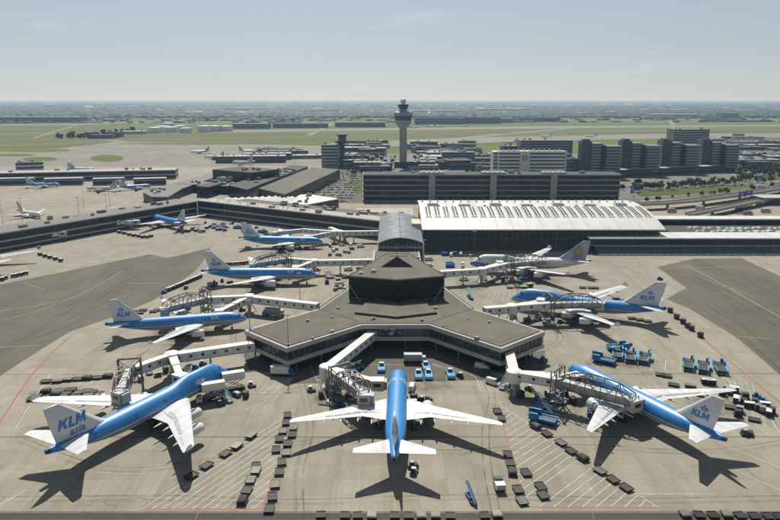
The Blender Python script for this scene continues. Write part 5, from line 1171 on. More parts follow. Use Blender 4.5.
def mk_truck(body, cabm, L=6.0, H=2.6, zb=1.1, raised=0.0, name='box_truck'):
    t = proto(name, 'truck'); m = MB(); m.box(-.2, 0, .8, L + 1.9, 2.2, .3); m.build('chassis', G['dolly_frame'], t)
    z = zb + raised; m = MB(); m.box(-1.0, 0, z + H / 2, L, 2.5, H); b = m.build('box_body', G[body], t)
    m = MB(); m.box(-1.0 - L / 2 - .03, 0, z + H / 2, .06, 2.1, H * .86); m.build('rear_door', G['panel_grey'], b)
    for s in (1, -1): m = MB(); m.box(-1.0, s * 1.27, z + .12, L, .05, .18); m.build('side_skirt', G['cargo_grey'], b)
    for x in (-1.0 - L / 2, -1.0 + L / 2): m = MB(); m.box(x, 0, z + H + .03, .12, 2.54, .1); m.build('roof_rail', G['panel_grey'], b)
    cx = -1.0 + L / 2 + 1.05; m = MB(); m.loft([[(x, -1.15, .6), (x, 1.15, .6), (x, 1.05, h), (x, -1.05, h)] for x, h in ((cx - .95, 2.7), (cx + .35, 2.7), (cx + .8, 1.7), (cx + .95, 1.5))]); c = m.build('cab', G[cabm], t)
    m = MB(); m.add([(cx + .40, -1.02, 2.64), (cx + .40, 1.02, 2.64), (cx + .86, 1.06, 1.68), (cx + .86, -1.06, 1.68)], [(0, 1, 2, 3)]); m.build('windscreen', G['cab_glass'], c, fix=False)
    for s in (1, -1): m = MB(); m.box(cx - .2, s * 1.12, 2.1, .8, .05, .6); m.build('side_window', G['cab_glass'], c)
    if raised:
        for s in (1, -1): m = MB(); m.bar((-1.0 - L / 2 + .6, s * .9, 1.0), (-1.0 + L / 2 - .6, s * .9, z), .2); m.bar((-1.0 + L / 2 - .6, s * .9, 1.0), (-1.0 - L / 2 + .6, s * .9, z), .2); m.build('scissor_lift', G['steel'], t)
        m = MB(); m.box(-1.0 + L / 2 + .9, 0, z + .1, 1.8, 2.3, .16); m.build('door_platform', G['steel'], b)
    wheels(t, (-1.0 - L / 2 + 1.2, cx), 1.0, .48, .3); return t
TRUCK_WB, TRUCK_G = mk_truck('panel_white', 'gse_blue', 6.6, 2.7), mk_truck('cargo_grey', 'car_white', 6.8, 2.6)
CATER = mk_truck('panel_white', 'car_white', 7.6, 2.6, 1.2, 2.9, 'catering_truck')
TRUCK_S = mk_truck('panel_white', 'car_grey', 2.4, 1.3, .9, 0, 'service_truck')
def mk_car(mat, L=4.4, H=1.45, van=False):
    t = proto('van' if van else 'car', 'van' if van else 'car'); hl = L / 2; w = .95 if van else .88
    prof = [(-hl, .75), (-hl + .15, H * .97), (hl - 1.6, H), (hl - .55, H * .55), (hl, H * .42)] if van else [(-hl, .62), (-hl + .15, .88), (-hl + .9, H), (hl - 1.9, H), (hl - 1.15, .92), (hl, .68)]
    m = MB(); m.loft([[(x, -w, .28), (x, w, .28), (x, w, min(h, .9 if not van else 1.1)), (x, w * .84, h), (x, -w * .84, h), (x, -w, min(h, .9 if not van else 1.1))] for x, h in prof]); b = m.build('body', G[mat], t)
    if van:
        m = MB(); m.add([(hl - 1.52, -.78, H * .975), (hl - 1.52, .78, H * .975), (hl - .58, .82, H * .585), (hl - .58, -.82, H * .585)], [(0, 1, 2, 3)]); m.build('windscreen', G['cab_glass'], b, fix=False)
        for s in (1, -1): m = MB(); m.box(hl - 1.75, s * (w * .90), H * .76, 1.1, .06, .5); m.build('side_window', G['cab_glass'], b)
    else:
        for xa, za, xb, zb in ((hl - 1.88, H - .04, hl - 1.17, .96), (-hl + .88, H - .04, -hl + .22, .94)): m = MB(); sg = .03 if xb > xa else -.03; m.add([(xa + sg, -.70, za + .02), (xa + sg, .70, za + .02), (xb + sg, .74, zb + .02), (xb + sg, -.74, zb + .02)], [(0, 1, 2, 3)]); m.build('windscreen', G['cab_glass'], b, fix=False)
        for s in (1, -1): m = MB(); m.box(-.35, s * (w * .90), 1.18, 2.0, .08, .36); m.build('side_window', G['cab_glass'], b)
    wheels(t, (-hl + .85, hl - .85), w - .08, .33, .22); return t
VAN, VAN_B = mk_car('car_white', 5.4, 2.2, True), mk_car('gse_blue', 5.4, 2.2, True)
CAR_W, CAR_D, CAR_G = mk_car('car_white'), mk_car('car_dark'), mk_car('car_grey')
def mk_stairs():
    t = proto('belt_loader', 'belt loader'); m = MB(); m.box(0, 0, .8, 6.5, 2.0, .7); m.build('chassis', G['gse_blue'], t)
    m = MB(); m.bar((-4.6, -.1, 1.0), (4.8, -.1, 4.0), 1.1, .4); b = m.build('conveyor', G['gse_blue'], t); m = MB(); m.bar((-4.6, -.1, 1.24), (4.8, -.1, 4.24), .8, .06); m.build('belt', G['black'], b)
    for s in (-.7, .5): m = MB(); m.bar((-3.5, s, 2.2), (4.6, s, 4.8), .08); m.build('hand_rail', G['light_blue'], b)
    m = MB(); m.bar((-.5, 0, 1.0), (2.2, 0, 3.1), .25); m.build('lift_ram', G['steel'], t); m = MB(); m.box(-1.4, .75, 1.5, 1.2, .7, .9); m.build('driver_seat', G['black'], t); wheels(t, (-2.2, 2.2), .9, .42, .3); return t
BELT = mk_stairs()
def mk_tractor():
    t = proto('aircraft_tractor', 'tractor'); m = MB(); m.loft([[(x, -1.4, .4), (x, 1.4, .4), (x, 1.3, h), (x, -1.3, h)] for x, h in ((-3.4, 1.0), (-3, 1.35), (1.2, 1.35), (3, 1.2), (3.3, .9))]); m.build('body', G['light_blue'], t)
    m = MB(); m.box(1.2, .0, 1.85, 1.6, 1.8, 1.0, tx=.85, ty=.9); c = m.build('cab_window', G['cab_glass'], t); m = MB(); m.box(1.2, 0, 2.4, 1.5, 1.75, .1); m.build('cab_roof', G['car_white'], c); wheels(t, (-2.0, 2.0), 1.25, .62, .45); return t
TRACT = mk_tractor()
_cnt = {}
def put(pr, px, deg, label, group, z=0.026, jit=3.0):
    p = P(px[0], px[1], .5); o = dup(pr, (p.x, p.y, z), R_(deg + random.uniform(-jit, jit)), label, group); return o
def conv(pts, ox, oy, sc): return [(ox + x / sc, oy + y / sc) for x, y in pts]
# --- dollies, row by row
L2 = 2.889
rows = [
 (conv([(80, 217), (76, 238), (67, 262), (55, 285), (46, 316), (97, 252), (92, 273), (80, 298), (75, 325), (63, 352), (57, 380), (44, 417), (37, 452), (26, 487)], 260, 340, L2), 'row', 'empty pallet dolly in the long double column beside the centre airliner'),
 (conv([(685, 205), (697, 226), (717, 330), (722, 355), (730, 382)], 260, 340, L2), 'row', 'empty pallet dolly on the red line by the starboard wingtip of the centre airliner'),
 (conv([(175, 505), (245, 507), (283, 507), (323, 507), (388, 507), (430, 507), (467, 507), (508, 507), (549, 507), (650, 507), (685, 505)], 260, 340, L2), 90, 'dark empty dolly parked on the road edge behind the centre airliner'),
 (conv([(630, 82), (555, 135), (495, 175), (400, 237), (318, 290)], 130, 420, 5.2), 'row', 'empty dolly strung along the slanting hatch edge by the jumbo wingtip'),
 (conv([(655, 240), (655, 264), (628, 310), (608, 365), (585, 420)], 130, 420, 5.2), 'row', 'empty dolly in the short column inside the hatched area by the jumbo'),
 (conv([(240, 272), (200, 360), (218, 420), (315, 345), (328, 390)], 480, 420, 5.2), 100, 'empty dolly standing inside the hatched area beside the small service truck'),
 (conv([(290, 35), (347, 68), (420, 115), (472, 158), (532, 200), (622, 262), (692, 308), (760, 350)], 480, 420, 5.2), 'row', 'empty dark dolly in the slanting line starting at the blue belt loader'),
 (conv([(238, 497), (300, 497), (360, 498), (420, 498), (478, 500), (540, 503), (600, 503), (645, 503)], 630, 400, 4.333), 90, 'dark empty dolly in the close row on the road edge behind a fin shadow'),
 (conv([(240, 215), (297, 215), (350, 207), (405, 203), (455, 198), (508, 193), (560, 188)], 0, 340, 5.2), 6, 'small dark dolly in the spaced row beyond the far wing of the asia jumbo'),
 (conv([(238, 270), (305, 265), (370, 258), (320, 294), (390, 290), (458, 285), (512, 278), (455, 264), (170, 305), (190, 290), (345, 275), (415, 272), (480, 270), (265, 292), (290, 285)], 0, 340, 5.2), 8, 'dolly in the tight cluster just beyond the far wing of the asia jumbo'),
 (conv([(285, 213), (330, 208), (380, 213), (310, 223), (400, 206)], 80, 270, 5.2), 5, 'dark dolly behind the fin of the winglet airliner by the left prong'),
 (conv([(202, 303), (233, 310), (263, 317), (140, 228), (175, 235), (10, 185), (42, 185), (60, 186)], 580, 240, 3.9), -5, 'dark dolly parked close to the second blue jumbo'),
 (conv([(160, 180), (190, 185), (225, 232), (375, 283), (430, 310), (520, 350), (645, 412), (608, 485), (310, 238), (290, 370), (320, 380)], 630, 340, 5.2), -25, 'scattered empty dolly beside the fin of the airliner by the loaders'),
 (conv([(310, 350), (350, 347), (385, 350)], 450, 220, 5.2), 0, 'brown loaded dolly between the white jumbo and the second blue jumbo')]
for i, (pts, deg, lab) in enumerate(rows):
    for j, q in enumerate(pts):
        if deg == 'row': a_, b_ = P(*pts[max(j - 1, 0)]), P(*pts[min(j + 1, len(pts) - 1)]); dg = math.degrees(math.atan2(b_.y - a_.y, b_.x - a_.x))
        else: dg = deg
        if i == 0: dg = 96
        light = (i in (0, 4, 5, 6) and j % 3 == 2) or (i == 9 and j % 2)
        rq = random.random(); pr = DOLLY_L if light else (DOLLY_T if rq < .10 and i not in (2, 7) else DOLLY_P if rq < .24 else DOLLY)
        od = put(pr, (q[0] + random.uniform(-.4, .4), q[1] + random.uniform(-.3, .3)), dg, lab.replace('empty', 'light railed').replace('dark', 'rail-topped').replace('scattered', 'loose') if light else lab.replace('empty dark ', 'empty ').replace('dark empty ', 'empty ').replace('empty ', 'tarp loaded ').replace('dark dolly', 'tarp loaded dolly') if pr is DOLLY_T else lab.replace('empty dark ', 'empty ').replace('dark empty ', 'empty ').replace('empty ', 'grey pallet ').replace('dark dolly', 'grey pallet dolly') if pr is DOLLY_P else lab, 'dollies around the stands', jit=5)
        od.scale = (.66, .9, 1) if i in (2, 7) else (.92, .95, 1)
# --- covered carts and containers
for q in conv([(352, 278), (377, 303), (402, 322), (420, 338), (435, 348), (470, 375)], 580, 240, 3.9): put(CONT_D, q, 40, 'dark cube container on a dolly in the line along the red taxi line', 'containers on dollies')
for i, q in enumerate(conv([(480, 280), (520, 275), (550, 315), (600, 300), (570, 370), (620, 345), (650, 330), (690, 370), (720, 385), (740, 375), (500, 262), (540, 262), (590, 330), (665, 360), (700, 345), (560, 390)], 630, 340, 5.2)): put((CONT_D, CONT, CART_W)[i % 3], q, random.choice((-30, 60, -20)), ('dark container on a dolly', 'grey metal container on a dolly', 'white topped baggage cart')[i % 3] + ' in the crowded bay near the red line', 'carts and containers in the crowded bay')
for q in conv([(395, 222), (420, 226), (520, 268)], 630, 340, 5.2): put(CART_W, q, -10, 'white topped cart directly behind the far wingtip near the loaders', 'white topped carts at the wingtip')
for k in range(10): q = (168.5 + 31 * k / 9, 290.2 - 13 * k / 9); put(CART, q, 62, 'low grey cart in the long curved train along the taxilane edge', 'cart train along the taxilane')
for q in conv([(280, 232), (310, 232), (340, 230), (370, 228), (395, 225)], 170, 220, 5.2): put(CART, q, 20, 'cart waiting behind the tail of the long blue airliner', 'carts behind the long airliner')
for q in conv([(620, 325), (645, 330), (670, 337), (695, 342), (720, 345), (740, 350), (765, 350), (785, 345)], 0, 170, 5.2): put(CART_W, q, -25, 'white topped cart in the dense row by the small blue airliner', 'white topped carts at the long pier')
for q in conv([(208, 440), (232, 448), (258, 455), (287, 463), (315, 472)], 0, 170, 5.2): put(CART_W, q, -35, 'white topped cart in the short train out on the open left apron', 'cart train on the open apron')
for q in conv([(55, 298), (77, 293), (98, 288), (5, 312), (18, 306)], 0, 200, 3.9): put(CART_W, q, 35, 'white topped cart at the edge of the left taxilane', 'carts at the taxilane edge')
# --- blue loaders
for q, d, lab in (((618, 349), 5, 'blue pallet loader parked crosswise behind two others'), ((617.5, 356), 70, 'blue pallet loader on the pier side of the parked block of loaders'), ((630, 358.5), 70, 'blue pallet loader in the middle of the parked block of loaders'), ((644, 360), 60, 'blue pallet loader next to the empty painted boxes'), ((604, 361.5), 145, 'blue pallet loader slewed apart near the airliner nose'), ((688, 366.5), 66, 'blue pallet loader on the far side of the empty painted boxes'), ((703, 369), 64, 'blue pallet loader between two others near the red taxi line'), ((720, 370), 75, 'blue pallet loader closest to the red taxi line')): put(LOADER, q, d, lab, 'blue pallet loaders', jit=0)
put(LOADER, (543, 421), 150, 'blue loader standing under the truss bridge at the hatched area', 'blue pallet loaders', jit=0)
put(BELT, (543, 409), 115, 'blue belt loader tilted up beside the truss bridge', None); put(BELT, (471, 498), 105, 'blue belt loader alone on the concrete behind the centre airliner', None).scale = (.75, .75, .75)
put(BELT, (592, 412), 60, 'dark blue belt loader under the near wing by the truss bridge', None); put(BELT, (470, 297), 100, 'blue belt loader beside the taupe pier roof near the white jumbo', None)
# --- tugs and tractors
for q, d, lab in (((418.5, 375.8), 90, 'light blue tractor at the front of the pair by the nose of the centre airliner'), ((428.6, 375.5), 90, 'light blue tractor on the outer side of the pair by the centre airliner nose'), ((426, 367.5), 95, 'light blue tractor just below the grey box truck'), ((450.4, 374.7), 92, 'light blue tractor standing beside a dark blue tug'), ((381.5, 368.5), 90, 'light blue tractor parked in the bay left of the centre airliner nose'), ((355, 368.5), 30, 'blue tractor under the end of the white gangway')): put(TRACT, q, d, lab, 'light blue tractors', jit=0)
for q, d, lab in (((460, 376), 120, 'dark blue tug tucked beside a light blue tractor'), ((543.5, 360), 20, 'blue tug in the shade behind the right prong of the pier'), ((757, 397), -25, 'blue tug on the outer end of the crowded cart bay'), ((764, 402), -30, 'blue tug behind another tug at the crowded cart bay'), ((164, 292.5), 30, 'blue tug leading the curved cart train'), ((186, 288), 80, 'dark tug beside the curved cart train'), ((252, 385.5), 0, 'small tug with a pale roof in front of the asia jumbo nose'), ((203, 364), 10, 'dark tug by the far side of the asia jumbo nose'), ((311.5, 390), 0, 'small grey tug left of the truss of the centre airliner'), ((500, 345), 10, 'blue tug beneath the corner of the right prong'), ((746, 434), 0, 'dark tug with a trailer at the tip of the tailplane'), ((655, 412), -20, 'dark tug under the tail of the airliner by the loaders'), ((413, 466), 20, 'small dark tug beside the tailplane of the centre airliner'), ((414, 472), 70, 'second small dark tug behind the tailplane of the centre airliner'), ((213, 286), 60, 'dark tug near the tail of the long airliner'), ((660, 279), 10, 'dark tug at the far wingtip of the second blue jumbo'), ((498, 356), 0, 'blue tug next to the parked white van'), ((39, 248), 100, 'small tug heading the short train on the open left apron')):
    put(TUG_D if 'dark' in lab else {'s': TUG_W, 'b': TUG}[lab[0]], q, d, lab, 'baggage tugs', jit=0)
# --- trucks
put(CATER, (231, 389), 203, 'white catering truck with raised box at the nose door of the asia jumbo', 'catering trucks at the asia jumbo', jit=0); put(CATER, (211, 400), 203, 'white catering truck with raised box close to the wing of the asia jumbo', 'catering trucks at the asia jumbo', jit=0)
put(TRUCK_WB, (283, 374.5), -6, 'white box truck with a blue cab under the left prong', None, jit=0); put(TRUCK_G, (415.5, 361.5), 0, 'grey box truck with a white cab in front of the pier recess', None, jit=0); put(TRUCK_S, (499, 487), 95, 'small white and grey service truck behind the right wing of the centre airliner', None, jit=0)
put(VAN, (493, 383), -40, 'white van parked beside the hatched area at the right prong', None, jit=0); put(VAN, (482, 367), -15, 'white van in the shade under the right prong edge', None, jit=0)
put(VAN, (412, 388), 80, 'white vehicle at the starboard side of the centre airliner nose', None, jit=0); put(CATER, (412.5, 397), 175, 'raised catering truck ahead of the starboard wing of the centre airliner', None, jit=0) if False else None
put(VAN_B, (265, 314), 90, 'blue van behind the left prong gangway', None, jit=0); put(TRUCK_G, (275, 314.5), 0, 'dark grey truck behind the left prong gangway', None, jit=0)
# vehicles between the stem and the left airliners
for i, (x, y) in enumerate(conv([(105, 352), (95, 362), (80, 402), (95, 395), (50, 440), (30, 465), (60, 455), (160, 243), (155, 357), (65, 235), (108, 235), (100, 273), (15, 248), (20, 262), (45, 285)], 330, 200, 5.2)):
    k = i % 3; put((CAR_W, VAN, CAR_G)[k], (x, y), random.choice((5, 15, 80)), ('white car', 'white van', 'grey car')[k] + ' parked on the left side of the pier stem', 'cars along the pier stem')
for i, (x, y) in enumerate(((333, 262), (318, 270), (305, 262), (340, 255))): put((TUG, TUG_L)[i % 2], (x, y), 30 * i, ('blue', 'light blue')[i % 2] + ' tug among the cars along the pier stem', 'tugs along the pier stem')
for i, (x, y) in enumerate(conv([(515, 310), (520, 340), (690, 335), (690, 348), (680, 285), (730, 290), (630, 288)], 330, 200, 5.2)): k = i % 2; put((VAN, CAR_W)[k], (x, y), random.choice((85, 95, 5)), ('white van', 'white car')[k] + ' parked on the right side of the pier stem', 'vehicles right of the pier stem')
for i, (x, y) in enumerate(conv([(625, 335), (625, 346), (650, 282), (600, 285)], 330, 200, 5.2)): put(VAN_B, (x, y), 0, 'blue van near the nose of the white jumbo', 'blue vans near the white jumbo')
put(VAN, (464, 279.5), 0, 'white minibus below the boarding bridge of the white jumbo', None, jit=0)
for i in range(46): put(DOLLY, (455 + i * 2.75, 255.3 + .0 * i), 90, 'tiny dark dolly in the long dotted line in front of the black glazed hall', 'dotted dolly line at the glazed hall')
for i, (x, y) in enumerate(conv([(425, 322), (455, 322)], 0, 170, 5.2)): put(VAN, (x, y), 0, 'white van parked in front of the long dark pier', 'white vans at the long pier')
for i, (x, y) in enumerate(conv([(145, 375), (220, 355), (335, 362)], 0, 170, 5.2)): put((TRUCK_G, CAR_D, TUG)[i], (x, y), 10, ('grey truck', 'dark car', 'blue tug')[i] + ' near the undocked bridge of the long pier', 'vehicles at the undocked bridge')
for i in range(46):
    x = 205 + random.random() * 95; y = 219 + (x - 205) * .145 + random.uniform(0, 7); k = i % 4
    put((CAR_D, CAR_W, VAN_B, CAR_G)[k], (x, y), random.choice((80, 100, -8)), ('dark car', 'white car', 'blue van', 'grey car')[k] + ' parked along the foot of the terrace terminal', 'vehicles along the terrace terminal')
for i in range(14): x = 178 + i * 3.6; put((CART, CART_W)[i % 2], (x, 228 + random.uniform(-2, 5)), random.uniform(0, 90), ('grey cart', 'white topped cart')[i % 2] + ' loosely parked right of the small blue airliner', 'loose carts at the long pier')
for x, y, h in ((81, 231, 26), (24, 232, 26), (108, 224, 24), (5, 238, 28), (226, 229, 20)): p = P(x, y, 0); mast((p.x, p.y), h, 'tall floodlight mast standing at the front of the long dark pier', 0, 'tall masts at the long pier')
for i, (x, y) in enumerate(((84, 207), (110, 206), (300, 300), (474, 252), (556, 251), (424, 262), (516, 318))): p = P(x, y, 0); mast((p.x, p.y), 20 if i < 2 else 14, ('tall mast behind the long dark pier', 'tall mast behind the long dark pier', 'slim mast beside the winglet airliner', 'slim mast before the black glazed hall', 'slim mast before the black glazed hall', 'white slim mast beside the vaulted hall', 'slim mast behind the right prong')[i], 0, 'slim masts')

# --- ground support clutter around the stands
def mk_gpu():
    t = proto('ground_power_unit', 'power unit'); m = MB(); m.box(0, 0, 1.0, 2.6, 1.5, 1.1); b = m.build('housing', G['cargo_grey'], t); m = MB(); m.box(0, 0, 1.6, 2.0, 1.1, .12); m.build('lid', G['steel'], b)
    for s in (1, -1): m = MB(); m.box(.2, s * .76, 1.0, 1.6, .05, .6); m.build('louvre', G['black'], b)
    m = MB(); m.bar((1.3, 0, .5), (2.2, 0, .35), .08); m.build('tow_bar', G['dolly_frame'], t); wheels(t, (-.8, .8), .65, .3, .2); return t
GPU = mk_gpu()
def mk_steps():
    t = proto('passenger_steps', 'steps'); m = MB(); m.box(-.4, 0, .7, 5.4, 1.9, .5); m.build('chassis', G['car_white'], t); me = MB(); me.box(0, 0, 0, .34, 1.5, .08); me = me.mesh('tread', G['steel'])
    for k in range(13): obj('tread', me, t, (-2.4 + k * .32, 0, 1.1 + k * .22))
    m = MB(); m.box(2.3, 0, 3.85, 1.5, 1.7, .12); m.build('landing', G['steel'], t)
    for s in (1, -1): m = MB(); m.bar((-2.5, s * .85, 1.9), (1.6, s * .85, 4.8), .07, .07); m.bar((1.6, s * .85, 4.8), (3.0, s * .85, 4.8), .07); m.bar((-2.5, s * .85, 1.0), (1.6, s * .85, 3.8), .10, .45); m.build('side_rail', G['light_blue'], t)
    for x in (1.7, 2.9):
        for s in (1, -1): m = MB(); m.bar((x, s * .7, .8), (x, s * .7, 3.85), .14); m.build('post', G['steel'], t)
    wheels(t, (-2.1, 1.6), .85, .4, .3); return t
STEPS = mk_steps()
_cl = {'under the white bridge with the big truss': [(505, 386), (511, 393), (521, 396), (529, 389), (537, 397), (549, 396), (556, 402), (500, 378), (573, 402), (566, 394)],
 'under the truss bridge beside the centre airliner': [(322, 396), (331, 401), (341, 405), (350, 398), (338, 390), (356, 392), (363, 399)],
 'beside the bridge of the asia jumbo': [(150, 371), (158, 375), (166, 371), (180, 371), (195, 368), (141, 379), (186, 376), (122, 386)],
 'ahead of the wing of the asia jumbo': [(226, 399), (237, 395), (246, 396), (221, 404)],
 'under the second blue jumbo': [(515, 317), (527, 321), (538, 318), (545, 324), (552, 318), (560, 322), (572, 325)],
 'under the white blossom jumbo': [(485, 279), (493, 282), (503, 281), (512, 279), (520, 283), (530, 286), (524, 278)],
 'behind the winglet airliner by the left prong': [(188, 309), (205, 309), (216, 308), (228, 309), (176, 311), (242, 310)],
 'around the long blue airliner': [(292, 262), (284, 263), (275, 264), (215, 283), (222, 281), (230, 284), (330, 277), (338, 280), (327, 283)],
 'starboard of the centre airliner nose': [(414, 399), (421, 400), (428, 400), (412, 404)],
 'around the airliner closest to the dark facade': [(330, 246), (337, 249), (345, 252), (300, 249), (330, 255), (343, 245), (352, 249)],
 'by the small blue airliner at the long pier': [(150, 226), (158, 228), (182, 229), (188, 231), (196, 228), (200, 232)]}
for w_, pts in _cl.items():
    for j, q in enumerate(pts):
        k = (j * 7 + len(w_)) % 6; pr, nm = ((GPU, 'grey ground power unit'), (CONT_D, 'dark container on a dolly'), (TUG_D, 'dark tug'), (TUG, 'blue tug'), (CART, 'grey cart'), (STEPS if len(w_) % 2 else GPU, 'white passenger steps' if len(w_) % 2 else 'grey ground power unit'))[k]
        put(pr, q, random.uniform(0, 180), nm + ' ' + w_, 'equipment around the stands')
# ================================================================== landside and far country
# car park beside the flat roof hall
sheet('car_park', PP([(300, 203), (372, 203), (374, 176), (344, 167), (330, 172)], .06), 'asphalt', .06)
def mini_car(mat):
    m = MB(); hl = 2.15; m.loft([[(x, -.86, .25), (x, .86, .25), (x, .86, min(h, .9)), (x, .72, h), (x, -.72, h), (x, -.86, min(h, .9))] for x, h in ((-hl, .62), (-hl + .2, .9), (-hl + .9, 1.42), (.4, 1.42), (1.1, .92), (hl, .66))])
    m.box(-.35, 0, 1.18, 2.1, 1.66, .30, m=1); return m.mesh('car', [G[mat], G['cab_glass']])
MC = [mini_car(c) for c in ('car_white', 'car_grey', 'car_dark', 'car_red', 'car_grey', 'gse_blue')]; MCN = ['white', 'grey', 'dark', 'red', 'silver grey', 'blue']
def lot(corner_a, corner_b, corner_d, nu, nv, z, where, fill=.85, group='x'):
    a, b, d = P(*corner_a, z), P(*corner_b, z), P(*corner_d, z); u, v = b - a, d - a; rz = math.atan2(v.y, v.x)
    for i in range(nu):
        for j in range(nv):
            if random.random() > fill: continue
            k = random.choice((0, 0, 1, 1, 2, 2, 4, 4, 3, 5)); p = a + u * ((i + .5) / nu) + v * ((j + .5) / nv); o = obj('parked_car', MC[k], None, (p.x, p.y, z + .02), rz + random.uniform(-.06, .06)); tag(o, MCN[k] + ' car parked ' + where, 'car', group)
lot((302, 203), (350, 203), (334, 171), 20, 14, .06, 'in the car park beside the flat roof hall', .8, 'cars in the terminal car park')
# roads on the landside
def road(name, pts, w, z, mat='asphalt'):
    m = MB(); ribbon(m, smooth_pts(PP(pts, z)), w, z); return struct(name, m, G[mat], fix=False)
road('road', [(560, 203), (620, 200), (680, 197), (740, 190), (800, 181)], 13, .06, 'asphalt'); road('road', [(600, 190), (640, 186), (680, 184), (740, 186), (800, 190)], 11, .08, 'asphalt'); road('road', [(736, 214), (752, 200), (765, 190), (790, 180)], 10, .10, 'asphalt_dark')
sheet('grass_verge', PP([(634, 192), (660, 189), (700, 186.5), (752, 183.6), (758, 186.5), (720, 191), (680, 194.5), (640, 196.5)], .12), 'grass_near', .12); sheet('grass_verge', PP([(745, 176.5), (800, 172), (800, 178), (765, 181)], .12), 'grass_near', .12); sheet('grass_verge', PP([(346, 183), (362, 179), (362, 193), (356, 194)], .12), 'grass_near', .12)
def viaduct(pts, w, z, label):
    pts = smooth_pts(PP(pts, z), 5); o = Vector((pts[0].x, pts[0].y, 0)); t = thing('viaduct', label, 'viaduct', o); loc = [p - o for p in pts]; m = MB()
    for a, b in zip(loc[:-1], loc[1:]): m.bar((a.x, a.y, z - .6), (b.x, b.y, z - .6), w, 1.2)
    m.build('deck', G['concrete_wall'], t); m = MB(); ribbon(m, loc, w - 1.4, z + .03); m.build('carriageway', G['asphalt'], t, fix=False)
    for sg in (1, -1):
        m = MB()
        for a, b in zip(loc[:-1], loc[1:]): n = Vector((-(b - a).y, (b - a).x, 0)).normalized() * sg * (w / 2 - .25); m.bar((a.x + n.x, a.y + n.y, z + .45), (b.x + n.x, b.y + n.y, z + .45), .3, .9)
        m.build('parapet', G['spandrel'], t)
    for p in loc[::3]: m = MB(); m.box(p.x, p.y, (z - 1.2) / 2, 2.2, 1.4, z - 1.2); m.build('pillar', G['concrete_wall'], t)
viaduct([(560, 207), (620, 204.5), (680, 201.5), (740, 194), (800, 184.5)], 11, 5.5, 'curved concrete road viaduct passing behind the white canopy piers'); viaduct([(690, 214), (730, 206), (765, 199), (805, 193)], 9, 5.0, 'lower concrete ramp joining from the paved yard')
def sign(px, z, w, h, label, gantry=False):
    p = P(px[0], px[1], 0); t = thing('road_sign', label, 'road sign', (p.x, p.y, 0), 0, 'blue road signs')
    m = MB(); m.box(0, 0, z, w, .25, h); b = m.build('panel', G['sign_blue'], t); m = MB()
    for k in range(3): m.box(-w * .1 + k * .2, -.15, z + h * (.25 - .25 * k), w * (.6 - .1 * k), .05, h * .09)
    m.build('sign_lines', G['panel_white'], b)
    for x in (-w * .4, w * .4): m = MB(); m.box(x, .25, z / 2 + h * .25, .35, .35, z + h * .5); m.build('post', G['steel'], t)
sign((741, 203), 9, 7, 4.2, 'blue direction sign over the viaduct'); sign((748, 201.5), 9, 7, 4.6, 'taller blue direction sign beside another over the viaduct'); sign((759, 186), 8, 8, 4.5, 'blue sign standing at the end of the grass verge'); sign((632, 196), 6, 4, 6.5, 'upright blue sign beside the corner of the dark garage')
for i in range(34):
    x = random.uniform(610, 780); y = np.interp(x, [600, 640, 680, 740, 800], [190, 186, 184, 186, 190]) + random.uniform(-.8, .8); p = P(x, y, .1); k = i % 3; o = obj('car', MC[(0, 1, 2)[k]], None, (p.x, p.y, .10), random.uniform(-.25, .25)); tag(o, ('white', 'grey', 'dark')[k] + ' car driving on the road before the office towers', 'car', 'cars on the office road')
for i, (x, y, l) in enumerate(((748, 214.5, 'grey'), (741, 208.5, 'white'), (766, 212, 'grey'), (700, 209, 'white'), (672, 212, 'grey'))): put((TRUCK_G, TRUCK_WB)[l == 'white'], (x, y), 10, ('%s lorry standing in the paved yard %s') % (l, ('near the shelter', 'by the ramp', 'under the shelter edge', 'in the open middle', 'close to the curved roof')[i]), 'lorries in the yard')
# trees: tapered trunk, limbs and a crown of leaf-sized faces
def mk_tree(h, r, leaf, seed, n=520, lean=.1, ls=(.3, .62), zr=(.40, .85)):
    rnd = random.Random(seed); m = MB(); m.tube((0, 0, 0), (lean, 0, h * .45), .26, .17, 7); m.tube((lean, 0, h * .45), (lean * 2, .1, h * .85), .17, .05, 6)
    for k in range(5): a = k * 1.3 + rnd.random(); m.tube((lean, 0, h * (.32 + .07 * k)), (lean + r * .7 * math.cos(a), r * .7 * math.sin(a), h * (.58 + .06 * k)), .1, .03, 5)
    tr = m.mesh('trunk', G['bark']); c = MB(); cl = [(rnd.uniform(-.6, .6) * r, rnd.uniform(-.6, .6) * r, h * rnd.uniform(*zr), r * rnd.uniform(.32, .56)) for _ in range(11)]
    for k in range(n):
        x, y, z, rr = rnd.choice(cl); v = Vector((rnd.gauss(0, 1), rnd.gauss(0, 1), rnd.gauss(0, 1))).normalized() * rr * rnd.uniform(.55, 1.05); p = Vector((x, y, z)) + v; s = rnd.uniform(*ls)
        q = Vector((rnd.gauss(0, 1), rnd.gauss(0, 1), rnd.gauss(0, .6))).normalized(); w = q.cross(v).normalized() * s; q = q * s; c.add([p - w - q * .4, p + w * .3 - q, p + w + q * .4, p - w * .3 + q], [(0, 1, 2, 3)])
    return tr, c.mesh('crown', G[leaf], fix=False)
TREES = [mk_tree(9, 4.0, 'leaf', 1), mk_tree(7.5, 3.4, 'leaf_mid', 2), mk_tree(10.5, 4.4, 'leaf_brown', 3), mk_tree(11.5, 5.6, 'leaf_mid', 4, 900, .1, (.45, .95), (.22, .85))]; TN = ['green', 'dark green', 'brownish', 'large dark']
def tree(p, k, sc, where, group, z=0.0):
    t = thing('tree', TN[k] + ' leafy tree ' + where, 'tree', (p.x, p.y, z), random.uniform(0, 6.3), group); t.scale = (sc, sc, sc * random.uniform(.85, 1.15)); obj('trunk', TREES[k][0], t); obj('crown', TREES[k][1], t)
